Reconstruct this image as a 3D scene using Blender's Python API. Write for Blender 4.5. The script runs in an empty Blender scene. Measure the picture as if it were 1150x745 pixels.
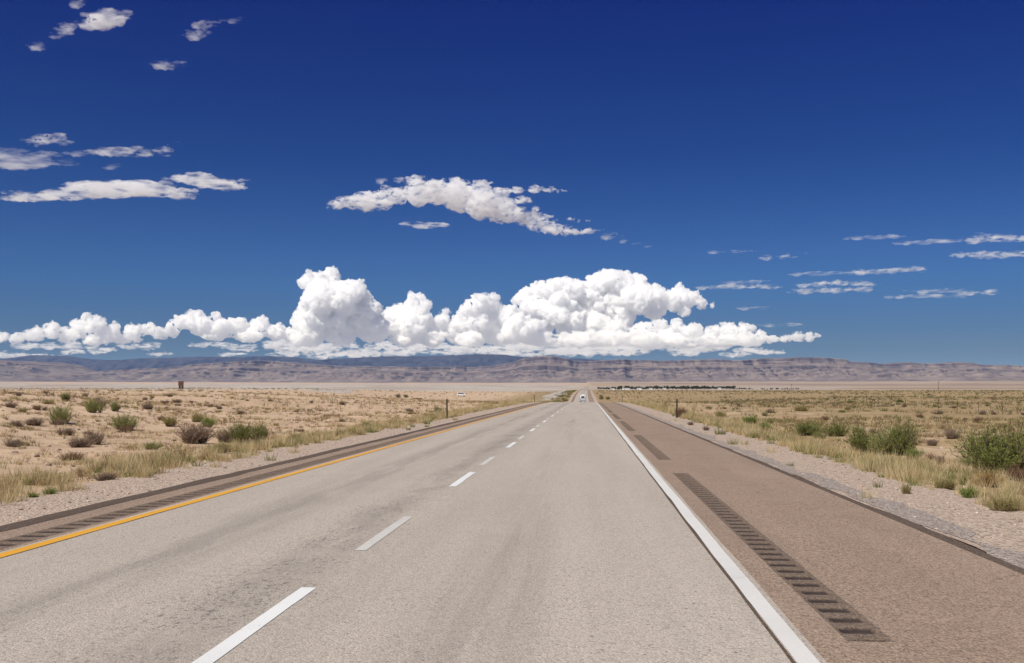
import bpy, bmesh, math, random
import numpy as np
from mathutils import Vector, Matrix

S = bpy.context.scene
COL = S.collection
R = math.radians

# ------------------------------------------------------------------ camera, world, sun, exposure
EYE = Vector((0.0, 0.0, 1.65))
YAW, PITCH, FPX = 4.2, 3.33, 1150.0
cam_d = bpy.data.cameras.new('camera'); cam = bpy.data.objects.new('camera', cam_d); COL.objects.link(cam)
cam.location = EYE
cam.rotation_euler = (R(90 + PITCH), 0, R(YAW))
cam_d.sensor_width = 36; cam_d.lens = 36.0 * FPX / 1150.0
cam_d.clip_start = 0.05; cam_d.clip_end = 200000
S.camera = cam

SUN_AZ, SUN_EL = -146.0, 50.0
w = bpy.data.worlds.new('World'); S.world = w; w.use_nodes = True
nt = w.node_tree; nt.nodes.clear()
sky = nt.nodes.new('ShaderNodeTexSky'); sky.sky_type = 'NISHITA'; sky.sun_disc = False
sky.sun_elevation = R(SUN_EL); sky.sun_rotation = R(SUN_AZ)
sky.altitude = 2200; sky.air_density = 1.0; sky.dust_density = 0.0; sky.ozone_density = 3.0
# clear high-desert sky seen through a polarising filter: darkest in the band about twenty degrees up
_tc = nt.nodes.new('ShaderNodeTexCoord'); _sx = nt.nodes.new('ShaderNodeSeparateXYZ'); nt.links.new(_tc.outputs['Generated'], _sx.inputs[0])
_rp = nt.nodes.new('ShaderNodeValToRGB'); nt.links.new(_sx.outputs[2], _rp.inputs[0])
_stops = [(0.0, (.16, .22, .34)), (.043, (.18, .257, .40)), (.104, (.166, .328, .587)), (.129, (.160, .32, .61)), (.222, (.066, .21, .557)), (.355, (.027, .119, .571)), (.40, (.027, .11, .55)), (.6, (.25, .36, .65)), (1.0, (.35, .45, .7))]
while len(_rp.color_ramp.elements) < len(_stops): _rp.color_ramp.elements.new(.5)
for _e, (_p, _c) in zip(_rp.color_ramp.elements, _stops): _e.position = _p; _e.color = (*_c, 1)
_mx = nt.nodes.new('ShaderNodeMix'); _mx.data_type = 'RGBA'; _mx.blend_type = 'MULTIPLY'; _mx.inputs[0].default_value = 1.0
nt.links.new(sky.outputs[0], _mx.inputs[6]); nt.links.new(_rp.outputs[0], _mx.inputs[7])
bg = nt.nodes.new('ShaderNodeBackground'); bg.inputs[1].default_value = 0.07
wo = nt.nodes.new('ShaderNodeOutputWorld')
nt.links.new(_mx.outputs[2], bg.inputs[0]); nt.links.new(bg.outputs[0], wo.inputs[0])

sun_d = bpy.data.lights.new('sun', 'SUN'); sun_d.energy = 4.2; sun_d.angle = R(0.53); sun_d.color = (1.0, 0.965, 0.90)
sun = bpy.data.objects.new('sun', sun_d); COL.objects.link(sun)
_sd = Vector((math.sin(R(SUN_AZ)) * math.cos(R(SUN_EL)), math.cos(R(SUN_AZ)) * math.cos(R(SUN_EL)), math.sin(R(SUN_EL))))
sun.rotation_euler = _sd.to_track_quat('Z', 'Y').to_euler()

S.view_settings.view_transform = 'Standard'; S.view_settings.look = 'None'
S.view_settings.exposure = 0.25; S.view_settings.gamma = 1.0; S.view_settings.use_curve_mapping = False
S.render.engine = 'CYCLES'
S.cycles.use_denoising = True
S.cycles.max_bounces = 50; S.cycles.diffuse_bounces = 3; S.cycles.glossy_bounces = 2
S.cycles.transmission_bounces = 4; S.cycles.volume_bounces = 48; S.cycles.transparent_max_bounces = 12
S.cycles.use_adaptive_sampling = True; S.cycles.adaptive_threshold = 0.012
S.cycles.sample_clamp_indirect = 8.0

# ------------------------------------------------------------------ numpy noise
def _hash(ix, iy, seed):
    h = (ix.astype(np.int64) * 374761393 + iy.astype(np.int64) * 668265263 + seed * 974634777) & 0xFFFFFFFF
    h = ((h ^ (h >> 13)) * 1274126177) & 0xFFFFFFFF
    h = h ^ (h >> 16)
    return (h & 0xFFFFFF) / float(0xFFFFFF)
def vnoise(x, y, seed=0):
    x, y = np.broadcast_arrays(np.asarray(x, float), np.asarray(y, float))
    ix = np.floor(x); iy = np.floor(y); fx = x - ix; fy = y - iy
    u = fx * fx * fx * (fx * (fx * 6 - 15) + 10); v = fy * fy * fy * (fy * (fy * 6 - 15) + 10)
    a = _hash(ix, iy, seed); b = _hash(ix + 1, iy, seed); c = _hash(ix, iy + 1, seed); d = _hash(ix + 1, iy + 1, seed)
    return (a + (b - a) * u) * (1 - v) + (c + (d - c) * u) * v
def fbm(x, y, seed=0, octs=5, gain=0.5, lac=2.03):
    x = np.asarray(x, float); y = np.asarray(y, float)
    t = 0; a = 1.0; n = 0
    for i in range(octs):
        t = t + a * (vnoise(x + 17.3 * i, y - 9.1 * i, seed + i * 31) * 2 - 1); n += a; a *= gain; x = x * lac; y = y * lac
    return t / n
def sstep(a, b, x):
    t = np.clip((np.asarray(x, float) - a) / (b - a), 0, 1); return t * t * (3 - 2 * t)
def hermite(xs, ys):
    xs = np.array(xs, float); ys = np.array(ys, float)
    d = np.diff(ys) / np.diff(xs); m = np.zeros_like(ys)
    m[1:-1] = np.where(d[:-1] * d[1:] > 0, 2 * d[:-1] * d[1:] / np.where(d[:-1] + d[1:] == 0, 1, d[:-1] + d[1:]), 0)
    m[0] = d[0]; m[-1] = d[-1]
    def f(x):
        x = np.clip(np.asarray(x, float), xs[0], xs[-1])
        i = np.clip(np.searchsorted(xs, x) - 1, 0, len(xs) - 2); h = xs[i + 1] - xs[i]; t = (x - xs[i]) / h
        return ys[i] * (1 + 2 * t) * (1 - t) ** 2 + m[i] * h * t * (1 - t) ** 2 + ys[i + 1] * t * t * (3 - 2 * t) + m[i + 1] * h * t * t * (t - 1)
    return f

# ------------------------------------------------------------------ terrain functions
P = hermite([-4000, 0, 120, 165, 200, 300, 400, 500, 600, 700, 850, 1000, 1150, 1400, 2000, 2500],
            [0, 0, 0, -.15, -.6, -2.2, -3.2, -3.5, -2.2, -.9, .6, 1.7, 2.4, 2.7, 3.6, 4.6])
FL = hermite([-4000, 0, 130, 250, 450, 800, 1400, 2500, 5000, 9000, 14000, 20000, 90000],
             [0.5, 0.5, .5, .3, .4, 1.4, 3.4, 8.0, 24, 55, 115, 160, 200])
FH = hermite([-4000, 0, 130, 250, 450, 800, 1400, 2500, 5000, 9000, 14000, 20000, 90000],
             [0.5, 0.5, .7, 1.3, 2.4, 3.6, 5.6, 10.5, 27, 57, 115, 160, 200])
FR = hermite([-4000, 0, 100, 300, 600, 1000, 1400, 2500, 5000, 9000, 14000, 20000, 40000],
             [-.35, -.35, -.35, .1, .9, 1.8, 2.6, 4.6, 20, 68, 128, 170, 200])
BEND = hermite([-4000, 0, 250, 500, 800, 1400], [0, 0, 0, -.8, -1.5, -1.5])   # the road drifts a touch to the left far off
def ground(x, y):
    x = np.asarray(x, float); y = np.asarray(y, float)
    d = np.sqrt(x * x + y * y); yy = np.where(y < 0, y, d)
    xr = x - BEND(y)
    kh = sstep(-9, -15, np.degrees(np.arctan2(x, np.maximum(y, 1)))) if False else 1 - sstep(-17, -9, np.degrees(np.arctan2(x, np.maximum(y, 1))))
    left = FL(yy) * (1 - kh) + FH(yy) * kh; right = FR(yy)
    # low mound beside the road on the left
    m = sstep(-9.5, -50, xr) if False else 1 - sstep(-52, -9.0, xr)
    m = m * (1 - sstep(115, 260, y))
    left = left * sstep(150, 420, d) + 1.75 * m
    side = sstep(-10, 10, xr)
    base = left * (1 - side) + right * side
    # road bench
    wr = np.where(xr < 0, 1 - sstep(8.6, 60 + 75 * sstep(200, 400, y), -xr), 1 - sstep(6.2, 80, xr))
    wr = wr * (1 - sstep(1600, 2500, y))
    near = 1 - sstep(60, 160, y)
    wr = np.where((xr < 0), wr * (1 - near) + near * (1 - sstep(8.4, 11, -xr)), wr * (1 - near) + near * (1 - sstep(5.9, 9.5, xr)))
    off = np.maximum(np.maximum(-8.8 - xr, xr - 6.2), 0)
    bump = .15 * fbm(x / 2.6, y / 2.6, 3, 4) + .30 * fbm(x / 11, y / 11, 5, 3) + .25 * fbm(x / 60, y / 60, 6, 3)
    z = base * (1 - wr) + P(y) * wr + bump * sstep(0, 3, off) * (1 - .3 * wr)
    z = z + sstep(700, 3000, d) * 3.0 * fbm(x / 400, y / 400, 8, 4) * (1 - wr)
    # westbound carriageway bench
    bad = sstep(1500, 2600, d) * (1 - sstep(6000, 8500, d)) * (1 - sstep(-150, 350, x))
    z = z + bad * 5.5 * np.abs(fbm(x / 160, y / 260, 12, 4))
    return z - .03
def ray_dir(px, py):
    v = Vector(((px - 575) / FPX, (372.5 - py) / FPX, -1.0))
    return (cam.rotation_euler.to_matrix() @ v)
def on_ground(px, py, dmax=4000.0):
    """where the line of sight through a point of the photo meets the terrain"""
    v = ray_dir(px, py); t = 4.0; prev = 4.0
    while t < dmax:
        p = EYE + v * t
        if p.z <= float(ground(p.x, p.y)):
            a, b = prev, t
            for _ in range(20):
                m = (a + b) / 2; q = EYE + v * m
                if q.z <= float(ground(q.x, q.y)): b = m
                else: a = m
            q = EYE + v * b
            return Vector((q.x, q.y, float(ground(q.x, q.y))))
        prev = t; t *= 1.01
    return None
def at_depth(px, Y):
    v = ray_dir(px, 439.5); t = Y / v.y
    x = v.x * t
    return Vector((x, Y, float(ground(x, Y))))

# ------------------------------------------------------------------ object helpers
def link(name, me, parent=None, mats=()):
    o = bpy.data.objects.new(name, me); COL.objects.link(o)
    for m in mats: me.materials.append(m)
    if parent: o.parent = parent
    return o
def np_mesh(name, verts, faces, smooth=True):
    """verts (N,3), faces (M,k) one polygon size"""
    me = bpy.data.meshes.new(name)
    verts = np.asarray(verts, np.float32); faces = np.asarray(faces, np.int32)
    n, k = faces.shape
    me.vertices.add(len(verts)); me.vertices.foreach_set('co', verts.ravel())
    me.loops.add(n * k); me.loops.foreach_set('vertex_index', faces.ravel())
    me.polygons.add(n)
    me.polygons.foreach_set('loop_start', np.arange(0, n * k, k, dtype=np.int32))
    me.polygons.foreach_set('loop_total', np.full(n, k, np.int32))
    me.polygons.foreach_set('use_smooth', np.full(n, smooth, bool))
    me.update(calc_edges=True); me.validate()
    return me
def col_attr(me, name, rgb):
    a = me.attributes.new(name, 'FLOAT_COLOR', 'POINT')
    c = np.ones((len(me.vertices), 4), np.float32); c[:, :rgb.shape[1]] = rgb
    a.data.foreach_set('color', c.ravel())
def grid_faces(nx, ny):
    i = np.arange(nx - 1)[None, :] + (np.arange(ny - 1) * nx)[:, None]
    return np.stack([i, i + 1, i + nx + 1, i + nx], -1).reshape(-1, 4)
def empty(name, loc, rz=0, label=None, cat=None, group=None):
    o = bpy.data.objects.new(name, None); COL.objects.link(o); o.empty_display_size = .2
    o.location = loc; o.rotation_euler = (0, 0, rz)
    tag(o, label, cat, group); return o
def tag(o, label=None, cat=None, group=None, kind=None):
    if label: o['label'] = label
    if cat: o['category'] = cat
    if group: o['group'] = group
    if kind: o['kind'] = kind
    return o
def bm_obj(name, bm, mat, parent=None, smooth=False):
    me = bpy.data.meshes.new(name); bmesh.ops.recalc_face_normals(bm, faces=bm.faces); bm.to_mesh(me); bm.free()
    if smooth: me.polygons.foreach_set('use_smooth', np.ones(len(me.polygons), bool))
    return link(name, me, parent, [mat])
def box(bm, c, s, bevel=0.0, rot=None):
    r = bmesh.ops.create_cube(bm, size=1.0)
    vs = r['verts']; bmesh.ops.scale(bm, vec=s, verts=vs)
    if bevel:
        es = list({e for v in vs for e in v.link_edges})
        b = bmesh.ops.bevel(bm, geom=es, offset=bevel, segments=2, affect='EDGES'); vs = list({v for f in b['faces'] for v in f.verts} | {v for v in vs if v.is_valid})
    if rot is not None: bmesh.ops.rotate(bm, verts=vs, cent=(0, 0, 0), matrix=rot)
    bmesh.ops.translate(bm, vec=c, verts=vs)
    return vs
def cyl(bm, c, r, h, axis='Z', seg=16, r2=None):
    m = Matrix.Translation(c)
    if axis == 'X': m = m @ Matrix.Rotation(R(90), 4, 'Y')
    if axis == 'Y': m = m @ Matrix.Rotation(R(90), 4, 'X')
    bmesh.ops.create_cone(bm, cap_ends=True, segments=seg, radius1=r, radius2=r if r2 is None else r2, depth=h, matrix=m)
def copy_tree(o, parent=None):
    c = o.copy(); COL.objects.link(c)
    if parent: c.parent = parent
    for ch in list(o.children): copy_tree(ch, c)
    return c

# ------------------------------------------------------------------ material helpers
class NT:
    def __init__(s, name):
        s.m = bpy.data.materials.new(name); s.m.use_nodes = True; s.t = s.m.node_tree
        s.b = s.t.nodes['Principled BSDF']; s.out = s.t.nodes['Material Output']
        s.b.inputs['Roughness'].default_value = .9; s.b.inputs['Specular IOR Level'].default_value = .2
    def n(s, typ, **kw):
        n = s.t.nodes.new(typ)
        for k, v in kw.items(): setattr(n, k, v)
        return n
    def put(s, sock, v):
        if isinstance(v, bpy.types.NodeSocket): s.t.links.new(v, sock)
        elif v is not None:
            if isinstance(v, (tuple, list)) and len(v) == 3 and sock.type == 'RGBA': v = (*v, 1)
            sock.default_value = v
    def pos(s): return s.n('ShaderNodeNewGeometry').outputs['Position']
    def obj(s): return s.n('ShaderNodeTexCoord').outputs['Object']
    def mapped(s, vec, scale=(1, 1, 1), loc=(0, 0, 0)):
        m = s.n('ShaderNodeMapping'); s.put(m.inputs[0], vec); m.inputs['Scale'].default_value = scale; m.inputs['Location'].default_value = loc
        return m.outputs[0]
    def noise(s, vec, scale, detail=4, rough=.55, dist=0):
        n = s.n('ShaderNodeTexNoise'); s.put(n.inputs['Vector'], vec); n.inputs['Scale'].default_value = scale
        n.inputs['Detail'].default_value = detail; n.inputs['Roughness'].default_value = rough; n.inputs['Distortion'].default_value = dist
        return n.outputs['Fac']
    def voro(s, vec, scale, feature='F1', out='Distance'):
        n = s.n('ShaderNodeTexVoronoi', feature=feature); s.put(n.inputs['Vector'], vec); n.inputs['Scale'].default_value = scale
        return n.outputs[out]
    def ramp(s, v, a, b, lo=0.0, hi=1.0, smooth=True):
        n = s.n('ShaderNodeMapRange'); n.interpolation_type = 'SMOOTHSTEP' if smooth else 'LINEAR'
        s.put(n.inputs[0], v); n.inputs[1].default_value = a; n.inputs[2].default_value = b; n.inputs[3].default_value = lo; n.inputs[4].default_value = hi
        return n.outputs[0]
    def math(s, op, a, b=None, c=None):
        n = s.n('ShaderNodeMath', operation=op); s.put(n.inputs[0], a)
        if b is not None: s.put(n.inputs[1], b)
        if c is not None: s.put(n.inputs[2], c)
        return n.outputs[0]
    def mix(s, f, a, b, mode='MIX'):
        n = s.n('ShaderNodeMix', data_type='RGBA', blend_type=mode); s.put(n.inputs[0], f); s.put(n.inputs[6], a); s.put(n.inputs[7], b)
        return n.outputs[2]
    def sep(s, v):
        n = s.n('ShaderNodeSeparateXYZ'); s.put(n.inputs[0], v); return n.outputs
    def attr(s, name, out='Color'):
        n = s.n('ShaderNodeAttribute'); n.attribute_name = name; return n.outputs[out]
    def bump(s, h, strength=.5, dist=.01):
        n = s.n('ShaderNodeBump'); s.put(n.inputs['Height'], h); n.inputs['Strength'].default_value = strength; n.inputs['Distance'].default_value = dist
        s.t.links.new(n.outputs[0], s.b.inputs['Normal'])
    def base(s, c): s.put(s.b.inputs['Base Color'], c); return s
def plain(name, rgb, rough=.7, metal=0, var=.25, scale=6):
    t = NT(name); t.b.inputs['Roughness'].default_value = rough; t.b.inputs['Metallic'].default_value = metal
    f = t.noise(t.obj(), scale, 4)
    t.base(t.mix(f, tuple(c * (1 - var) for c in rgb), tuple(min(1, c * (1 + var)) for c in rgb))); return t.m

# ------------------------------------------------------------------ materials of the setting
def mat_ground():
    t = NT('desert_soil'); p = t.pos()
    big = t.noise(p, .02, 5, .6); mid = t.noise(p, .35, 5, .65); fine = t.noise(p, 5, 5, .7); grit = t.noise(p, 45, 3, .7)
    far = t.noise(t.mapped(p, (.004, .0016, 0)), 1, 6, .65)
    soil = t.mix(t.ramp(big, .35, .65), (.55, .385, .25), (.62, .455, .31))
    soil = t.mix(t.ramp(mid, .45, .68), soil, (.44, .305, .185))
    soil = t.mix(t.math('MULTIPLY', t.ramp(t.noise(p, 1.4, 5, .7), .5, .66), .7), soil, (.35, .235, .145))
    soil = t.mix(t.math('MULTIPLY', t.ramp(fine, .5, .75), .6), soil, (.25, .175, .115))
    soil = t.mix(t.math('MULTIPLY', t.ramp(grit, .55, .7), .35), soil, (.6, .48, .38))
    z = t.n('ShaderNodeSeparateColor'); t.put(z.inputs[0], t.attr('zone'))
    # olive / straw plant litter
    olive = t.mix(t.ramp(t.noise(p, .12, 5, .7), .35, .68), (.36, .25, .13), (.24, .185, .085))
    olive = t.mix(t.ramp(fine, .45, .7), olive, (.40, .265, .155))
    f = t.ramp(t.math('ADD', z.outputs[1], t.math('MULTIPLY', t.math('SUBTRACT', mid, .5), .9)), .3, .75)
    c = t.mix(f, soil, olive)
    # brown scrub flats in long streaks on the far right
    st = t.noise(t.mapped(p, (.00025, .0006, 0)), 1, 5, .6)
    flats = t.mix(t.ramp(st, .42, .56), (.29, .205, .15), (.42, .325, .24))
    flats = t.mix(t.ramp(t.noise(t.mapped(p, (.0006, .0016, 0)), 1, 5, .6), .55, .65), flats, (.19, .155, .09))
    c = t.mix(t.attr('flats', 'Fac'), c, flats)
    # pale alkali flats
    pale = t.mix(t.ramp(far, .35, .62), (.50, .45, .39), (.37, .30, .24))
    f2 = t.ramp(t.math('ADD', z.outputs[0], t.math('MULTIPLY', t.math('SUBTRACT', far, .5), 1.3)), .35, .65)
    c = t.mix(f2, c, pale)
    # gravelly verge
    gv = t.mix(t.ramp(grit, .35, .65), (.25, .19, .15), (.42, .34, .28))
    gv = t.mix(t.ramp(t.noise(p, 1.3, 4), .45, .7), gv, (.36, .27, .205))
    c = t.mix(t.ramp(t.math('ADD', z.outputs[2], t.math('MULTIPLY', t.math('SUBTRACT', mid, .5), .8)), .35, .65), c, gv)
    c = t.mix(t.attr('bounce_ground', 'Fac'), c, (.42, .42, .43))  # unseen ground behind the ranges, greyed so its bounce leaves cloud undersides neutral
    t.base(c)
    h = t.math('ADD', t.math('MULTIPLY', fine, 1.0), t.math('MULTIPLY', grit, .35))
    t.bump(h, .8, .06); return t.m
def chips(t, p, scale, light, dark, pit):
    v = t.n('ShaderNodeTexVoronoi'); t.put(v.inputs['Vector'], p); v.inputs['Scale'].default_value = scale
    s = t.n('ShaderNodeSeparateColor'); t.put(s.inputs[0], v.outputs['Color'])
    c = t.mix(s.outputs[0], dark, light)
    g = t.noise(p, scale * .35, 4, .7)
    c = t.mix(t.ramp(g, .56, .72), c, pit)
    return c, v.outputs['Distance'], g
def mat_road():
    t = NT('chip_seal_asphalt'); p = t.pos(); xyz = t.sep(p)
    c, dist, g = chips(t, p, 76, (.58, .50, .42), (.35, .30, .25), (.14, .12, .102))
    big = t.noise(t.mapped(p, (.9, .05, 1)), 1, 5, .6)
    c = t.mix(t.math('MULTIPLY', t.ramp(big, .35, .7), .35), c, (.29, .247, .208))
    pat = t.noise(p, .55, 5, .65)
    c = t.mix(t.math('MULTIPLY', t.ramp(pat, .45, .75), .3), c, (.48, .41, .345))
    def band(x0, wid, amt, col, thr=(.3, .62), ns=.35):
        nonlocal c
        wob = t.math('MULTIPLY', t.math('SUBTRACT', t.noise(t.mapped(p, (0, .12, 0)), 1, 3), .5), .5)
        dx = t.math('ABSOLUTE', t.math('SUBTRACT', t.math('ADD', xyz[0], wob), x0))
        f = t.ramp(dx, 0, wid, 1, 0)
        f = t.math('MULTIPLY', f, t.ramp(t.noise(t.mapped(p, (1.5, ns, 1)), 1.3, 5, .65), *thr))
        c = t.mix(t.math('MULTIPLY', f, amt), c, col)
    band(-4.15, .65, .38, (.14, .125, .11), (.35, .6), .12)      # oil drip line of the left lane
    band(-.75, .8, .30, (.14, .125, .11), (.45, .7), .05)
    band(-2.75, .55, .35, (.13, .11, .10))
    # ravelled, pitted surface beside the lane line
    v2 = t.noise(t.mapped(p, (1, .55, 1)), 22, 4, .75)
    dx = t.math('ABSOLUTE', t.math('SUBTRACT', xyz[0], -2.75))
    f = t.math('MULTIPLY', t.ramp(dx, .1, .95, 1, 0), t.ramp(v2, .53, .62))
    f = t.math('MULTIPLY', f, t.ramp(t.noise(p, .8, 3), .38, .55))
    c = t.mix(t.math('MULTIPLY', f, .6), c, (.07, .062, .056))
    t.base(c); t.b.inputs['Roughness'].default_value = .8
    t.bump(t.math('SUBTRACT', t.math('MULTIPLY', g, -.9), dist), .55, .008); return t.m
def mat_shoulder(dark=1.0, name='paved_shoulder', dirt=False):
    t = NT(name); p = t.pos(); k = dark
    c, dist, g = chips(t, p, 66, (.45 * k, .325 * k, .238 * k), (.175 * k, .125 * k, .093 * k), (.065 * k, .048 * k, .04 * k))
    big = t.noise(t.mapped(p, (1.2, .12, 1)), 1, 5, .6)
    c = t.mix(t.math('MULTIPLY', t.ramp(big, .35, .7), .35), c, (.22 * k, .16 * k, .122 * k))
    c = t.mix(t.math('MULTIPLY', t.ramp(t.noise(p, .7, 4), .45, .7), .3), c, (.36 * k, .27 * k, .20 * k))
    if dirt: c = t.mix(t.ramp(t.attr('dirt', 'Fac'), .1, .75, 0, .9), c, (.035, .026, .024))
    t.base(c); t.bump(t.math('SUBTRACT', t.math('MULTIPLY', g, -1.0), dist), .6, .009); return t.m
def mat_gravel(name='road_gravel'):
    t = NT(name); p = t.pos()
    c, dist, g = chips(t, p, 27, (.62, .485, .38), (.28, .21, .165), (.13, .10, .085))
    c = t.mix(t.math('MULTIPLY', t.ramp(t.noise(p, .9, 5, .65), .4, .7), .45), c, (.48, .36, .27))
    t.base(c); t.bump(t.math('SUBTRACT', g, t.math('MULTIPLY', dist, .8)), .9, .03); return t.m
def mat_loose():
    t = NT('loose_grey_chippings'); p = t.pos()
    c, dist, g = chips(t, p, 30, (.50, .42, .355), (.25, .20, .17), (.12, .10, .085))
    t.base(c); t.bump(t.math('SUBTRACT', g, dist), 1.0, .03); return t.m
def mat_paint(name, rgb, wear):
    t = NT(name); p = t.pos()
    n1 = t.noise(p, 60, 4, .7); n2 = t.noise(p, 2.2, 5, .7)
    c = t.mix(t.ramp(t.math('ADD', t.math('MULTIPLY', n1, .6), t.math('MULTIPLY', n2, .4)), wear, wear + .16), rgb, (.27, .24, .21))
    c = t.mix(t.math('MULTIPLY', t.ramp(t.noise(p, .6, 3), .4, .7), .18), c, tuple(.6 * q for q in rgb))
    t.base(c); t.b.inputs['Roughness'].default_value = .6; t.bump(n1, .3, .005); return t.m
M = {}
M['ground'] = mat_ground(); M['road'] = mat_road(); M['shoulder'] = mat_shoulder(); M['rumble'] = mat_shoulder(.60, 'milled_rumble_strip', True)
M['gravel'] = mat_gravel(); M['loose'] = mat_loose(); M['edge'] = mat_shoulder(.38, 'tar_edge')
M['white'] = mat_paint('white_road_paint', (.76, .75, .72), .56); M['scuffed'] = mat_paint('scuffed_edge_paint', (.68, .655, .61), .55); M['faded'] = mat_paint('faded_white_paint', (.58, .55, .50), .52)
M['yellow'] = mat_paint('yellow_road_paint', (.72, .36, .035), .63)

# ------------------------------------------------------------------ ground sheet
def axis(lo, hi, near, step, g):
    a = [0.0]
    while a[-1] < hi:
        a.append(a[-1] + (step if a[-1] < near else step + (a[-1] - near) * g))
    b = [0.0]
    while b[-1] > lo:
        b.append(b[-1] - (step if -b[-1] < near else step + (-b[-1] - near) * g))
    return np.array(b[:0:-1] + a)
gx = axis(-42000, 42000, 26, .42, .035); gy = axis(-2500, 80000, 40, .42, .02)  # carried on unseen past the ranges to bounce light up onto the clouds
X, Y = np.meshgrid(gx, gy)
Z = ground(X, Y)
V = np.stack([X, Y, Z], -1).reshape(-1, 3)
me = np_mesh('ground', V, grid_faces(len(gx), len(gy)))
D = np.sqrt(X * X + Y * Y); XR = X - BEND(Y)
zone = np.zeros((X.size, 3), np.float32)
az = np.degrees(np.arctan2(X, np.maximum(Y, 1)))
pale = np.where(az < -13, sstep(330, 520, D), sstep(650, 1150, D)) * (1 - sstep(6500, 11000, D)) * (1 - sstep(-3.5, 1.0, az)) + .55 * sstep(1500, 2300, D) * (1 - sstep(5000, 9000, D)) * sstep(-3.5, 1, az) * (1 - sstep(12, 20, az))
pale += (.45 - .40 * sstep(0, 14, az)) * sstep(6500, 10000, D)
green = np.where(XR > 0, (.56 + .30 * sstep(9, 38, XR)) , .12 + .2 * sstep(90, 200, D)) * (1 - .35 * sstep(2500, 6000, D))
green += .55 * np.exp(-((XR - 7.5) / 1.6) ** 2) + .45 * np.exp(-((XR + 10.3) / 1.6) ** 2)
green = np.maximum(green, .75 * (1 - sstep(20, 60, np.abs(XR + 8))) * sstep(150, 260, Y) * (1 - sstep(1200, 2000, Y)))
grav = (1 - sstep(5.4, 6.6, XR)) * sstep(-9.6, -8.3, XR) * (1 - sstep(1500, 2500, Y))
zone[:, 0] = pale.ravel(); zone[:, 1] = green.ravel(); zone[:, 2] = grav.ravel()
col_attr(me, 'zone', zone)
fl = (sstep(900, 2000, D) * sstep(-2, 4, az)).ravel(); col_attr(me, 'flats', np.stack([fl, fl, fl], -1).astype(np.float32))
fz = sstep(17000, 24000, D).ravel(); col_attr(me, 'bounce_ground', np.stack([fz, fz, fz], -1).astype(np.float32))
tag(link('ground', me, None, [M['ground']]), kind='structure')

# ------------------------------------------------------------------ carriageway: sheets each 4 mm above the one below
def ys_range(a, b, step0=1.0):
    out = [a]
    while out[-1] < b:
        out.append(min(b, out[-1] + step0 + max(0, out[-1]) * .008))
    return np.array(out)
def sheet(name, xs, ys, lift, mat, wob=0, seed=0, bend=BEND, prof=P, x0=0):
    xs = np.array(xs, float); XX, YY = np.meshgrid(xs, ys)
    if wob:
        e = np.zeros_like(XX); nz = fbm(YY / 1.7, YY * 0 + seed, seed, 4) * wob
        e[:, 0] = nz[:, 0]; e[:, -1] = fbm(YY[:, -1] / 1.3, YY[:, -1] * 0 + 7, seed + 5, 4) * wob
        XX = XX + e
    XX = XX + bend(YY) + x0
    ZZ = prof(YY) + lift
    me = np_mesh(name, np.stack([XX, YY, ZZ], -1).reshape(-1, 3), grid_faces(len(xs), len(ys)))
    return tag(link(name, me, None, [mat]), kind='structure')
yl = ys_range(-30, 1500, .5)
sheet('gravel_verge', [-8.9, -8.2, -7.05], yl, -.012, M['gravel'], .22, 1)
sheet('gravel_verge', [4.02, 5.0, 6.15], yl, -.012, M['gravel'], .25, 2)
sheet('loose_chippings', [4.05, 4.5], ys_range(-30, 500, .25), -.006, M['loose'], .32, 4)
sheet('tar_edge', [-7.16, -6.84], ys_range(-30, 1500, .2), .008, M['edge'], .06, 6)
sheet('tar_edge', [3.86, 4.06], ys_range(-30, 1500, .2), -.002, M['edge'], .055, 9)
sheet('road', [-5.98, -4, -2.2, 0, 1.44], yl, .012, M['road'], .012, 3)

# shoulders with milled rumble grooves: the strip is real relief, the paving is laid around it
RPER = 0.335
def groove(y): return -0.024 * np.clip(np.cos(2 * np.pi * y / RPER) * 1.5 + .25, 0, 1)
segs, y0 = [], 7.0
while y0 < 330: segs.append((y0, y0 + 13.9)); y0 += 17.9
def rumble(name, x0, x1, a, b):
    step = RPER / 8 if a < 60 else RPER / 4
    ys = np.arange(a, b + step / 2, step)
    xs = np.array([x0, x0 + .015, x0 + .04, x1 - .04, x1 - .015, x1]); k = np.array([0, 0, 1, 1, 0, 0.])
    XX, YY = np.meshgrid(xs, ys); g = groove(YY - a) * k[None, :] * (.75 + .5 * _hash(np.round((YY - a) / RPER), YY * 0, 5))
    gi = np.round((YY - a) / RPER); ed = _hash(gi, gi * 0 + np.arange(6)[None, :] // 3, 9) * .030 * np.array([0, 1, 1, -1, -1, 0])[None, :]
    XX = XX + BEND(YY) + ed
    me = np_mesh(name, np.stack([XX, YY, P(YY) + g + .004], -1).reshape(-1, 3), grid_faces(len(xs), len(ys)))
    dep = np.clip(-g / .024, 0, 1).ravel(); col_attr(me, 'dirt', np.stack([dep, dep, dep], -1))
    tag(link(name, me, None, [M['rumble']]), kind='structure')
sheet('paved_shoulder', [1.44, 1.70], yl, .004, M['shoulder'])
sheet('paved_shoulder', [2.01, 2.6, 3.9], yl, .004, M['shoulder'], .0, 3)
edges = [-30.0] + [v for s in segs for v in s] + [1500.0]
for i in range(0, len(edges), 2):
    sheet('paved_shoulder', [1.70, 2.01], ys_range(edges[i], edges[i + 1], .5), .004, M['shoulder'])
for a, b in segs: rumble('rumble_strip', 1.70, 2.01, a, b)
sheet('paved_shoulder', [-7.0, -6.47], yl, .004, M['shoulder'])
sheet('paved_shoulder', [-6.09, -5.98], yl, .004, M['shoulder'])
rumble('rumble_strip', -6.47, -6.09, 2, 130)
sheet('rumble_strip', [-6.47, -6.09], ys_range(130, 1500, 1), .004, M['rumble'])

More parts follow.
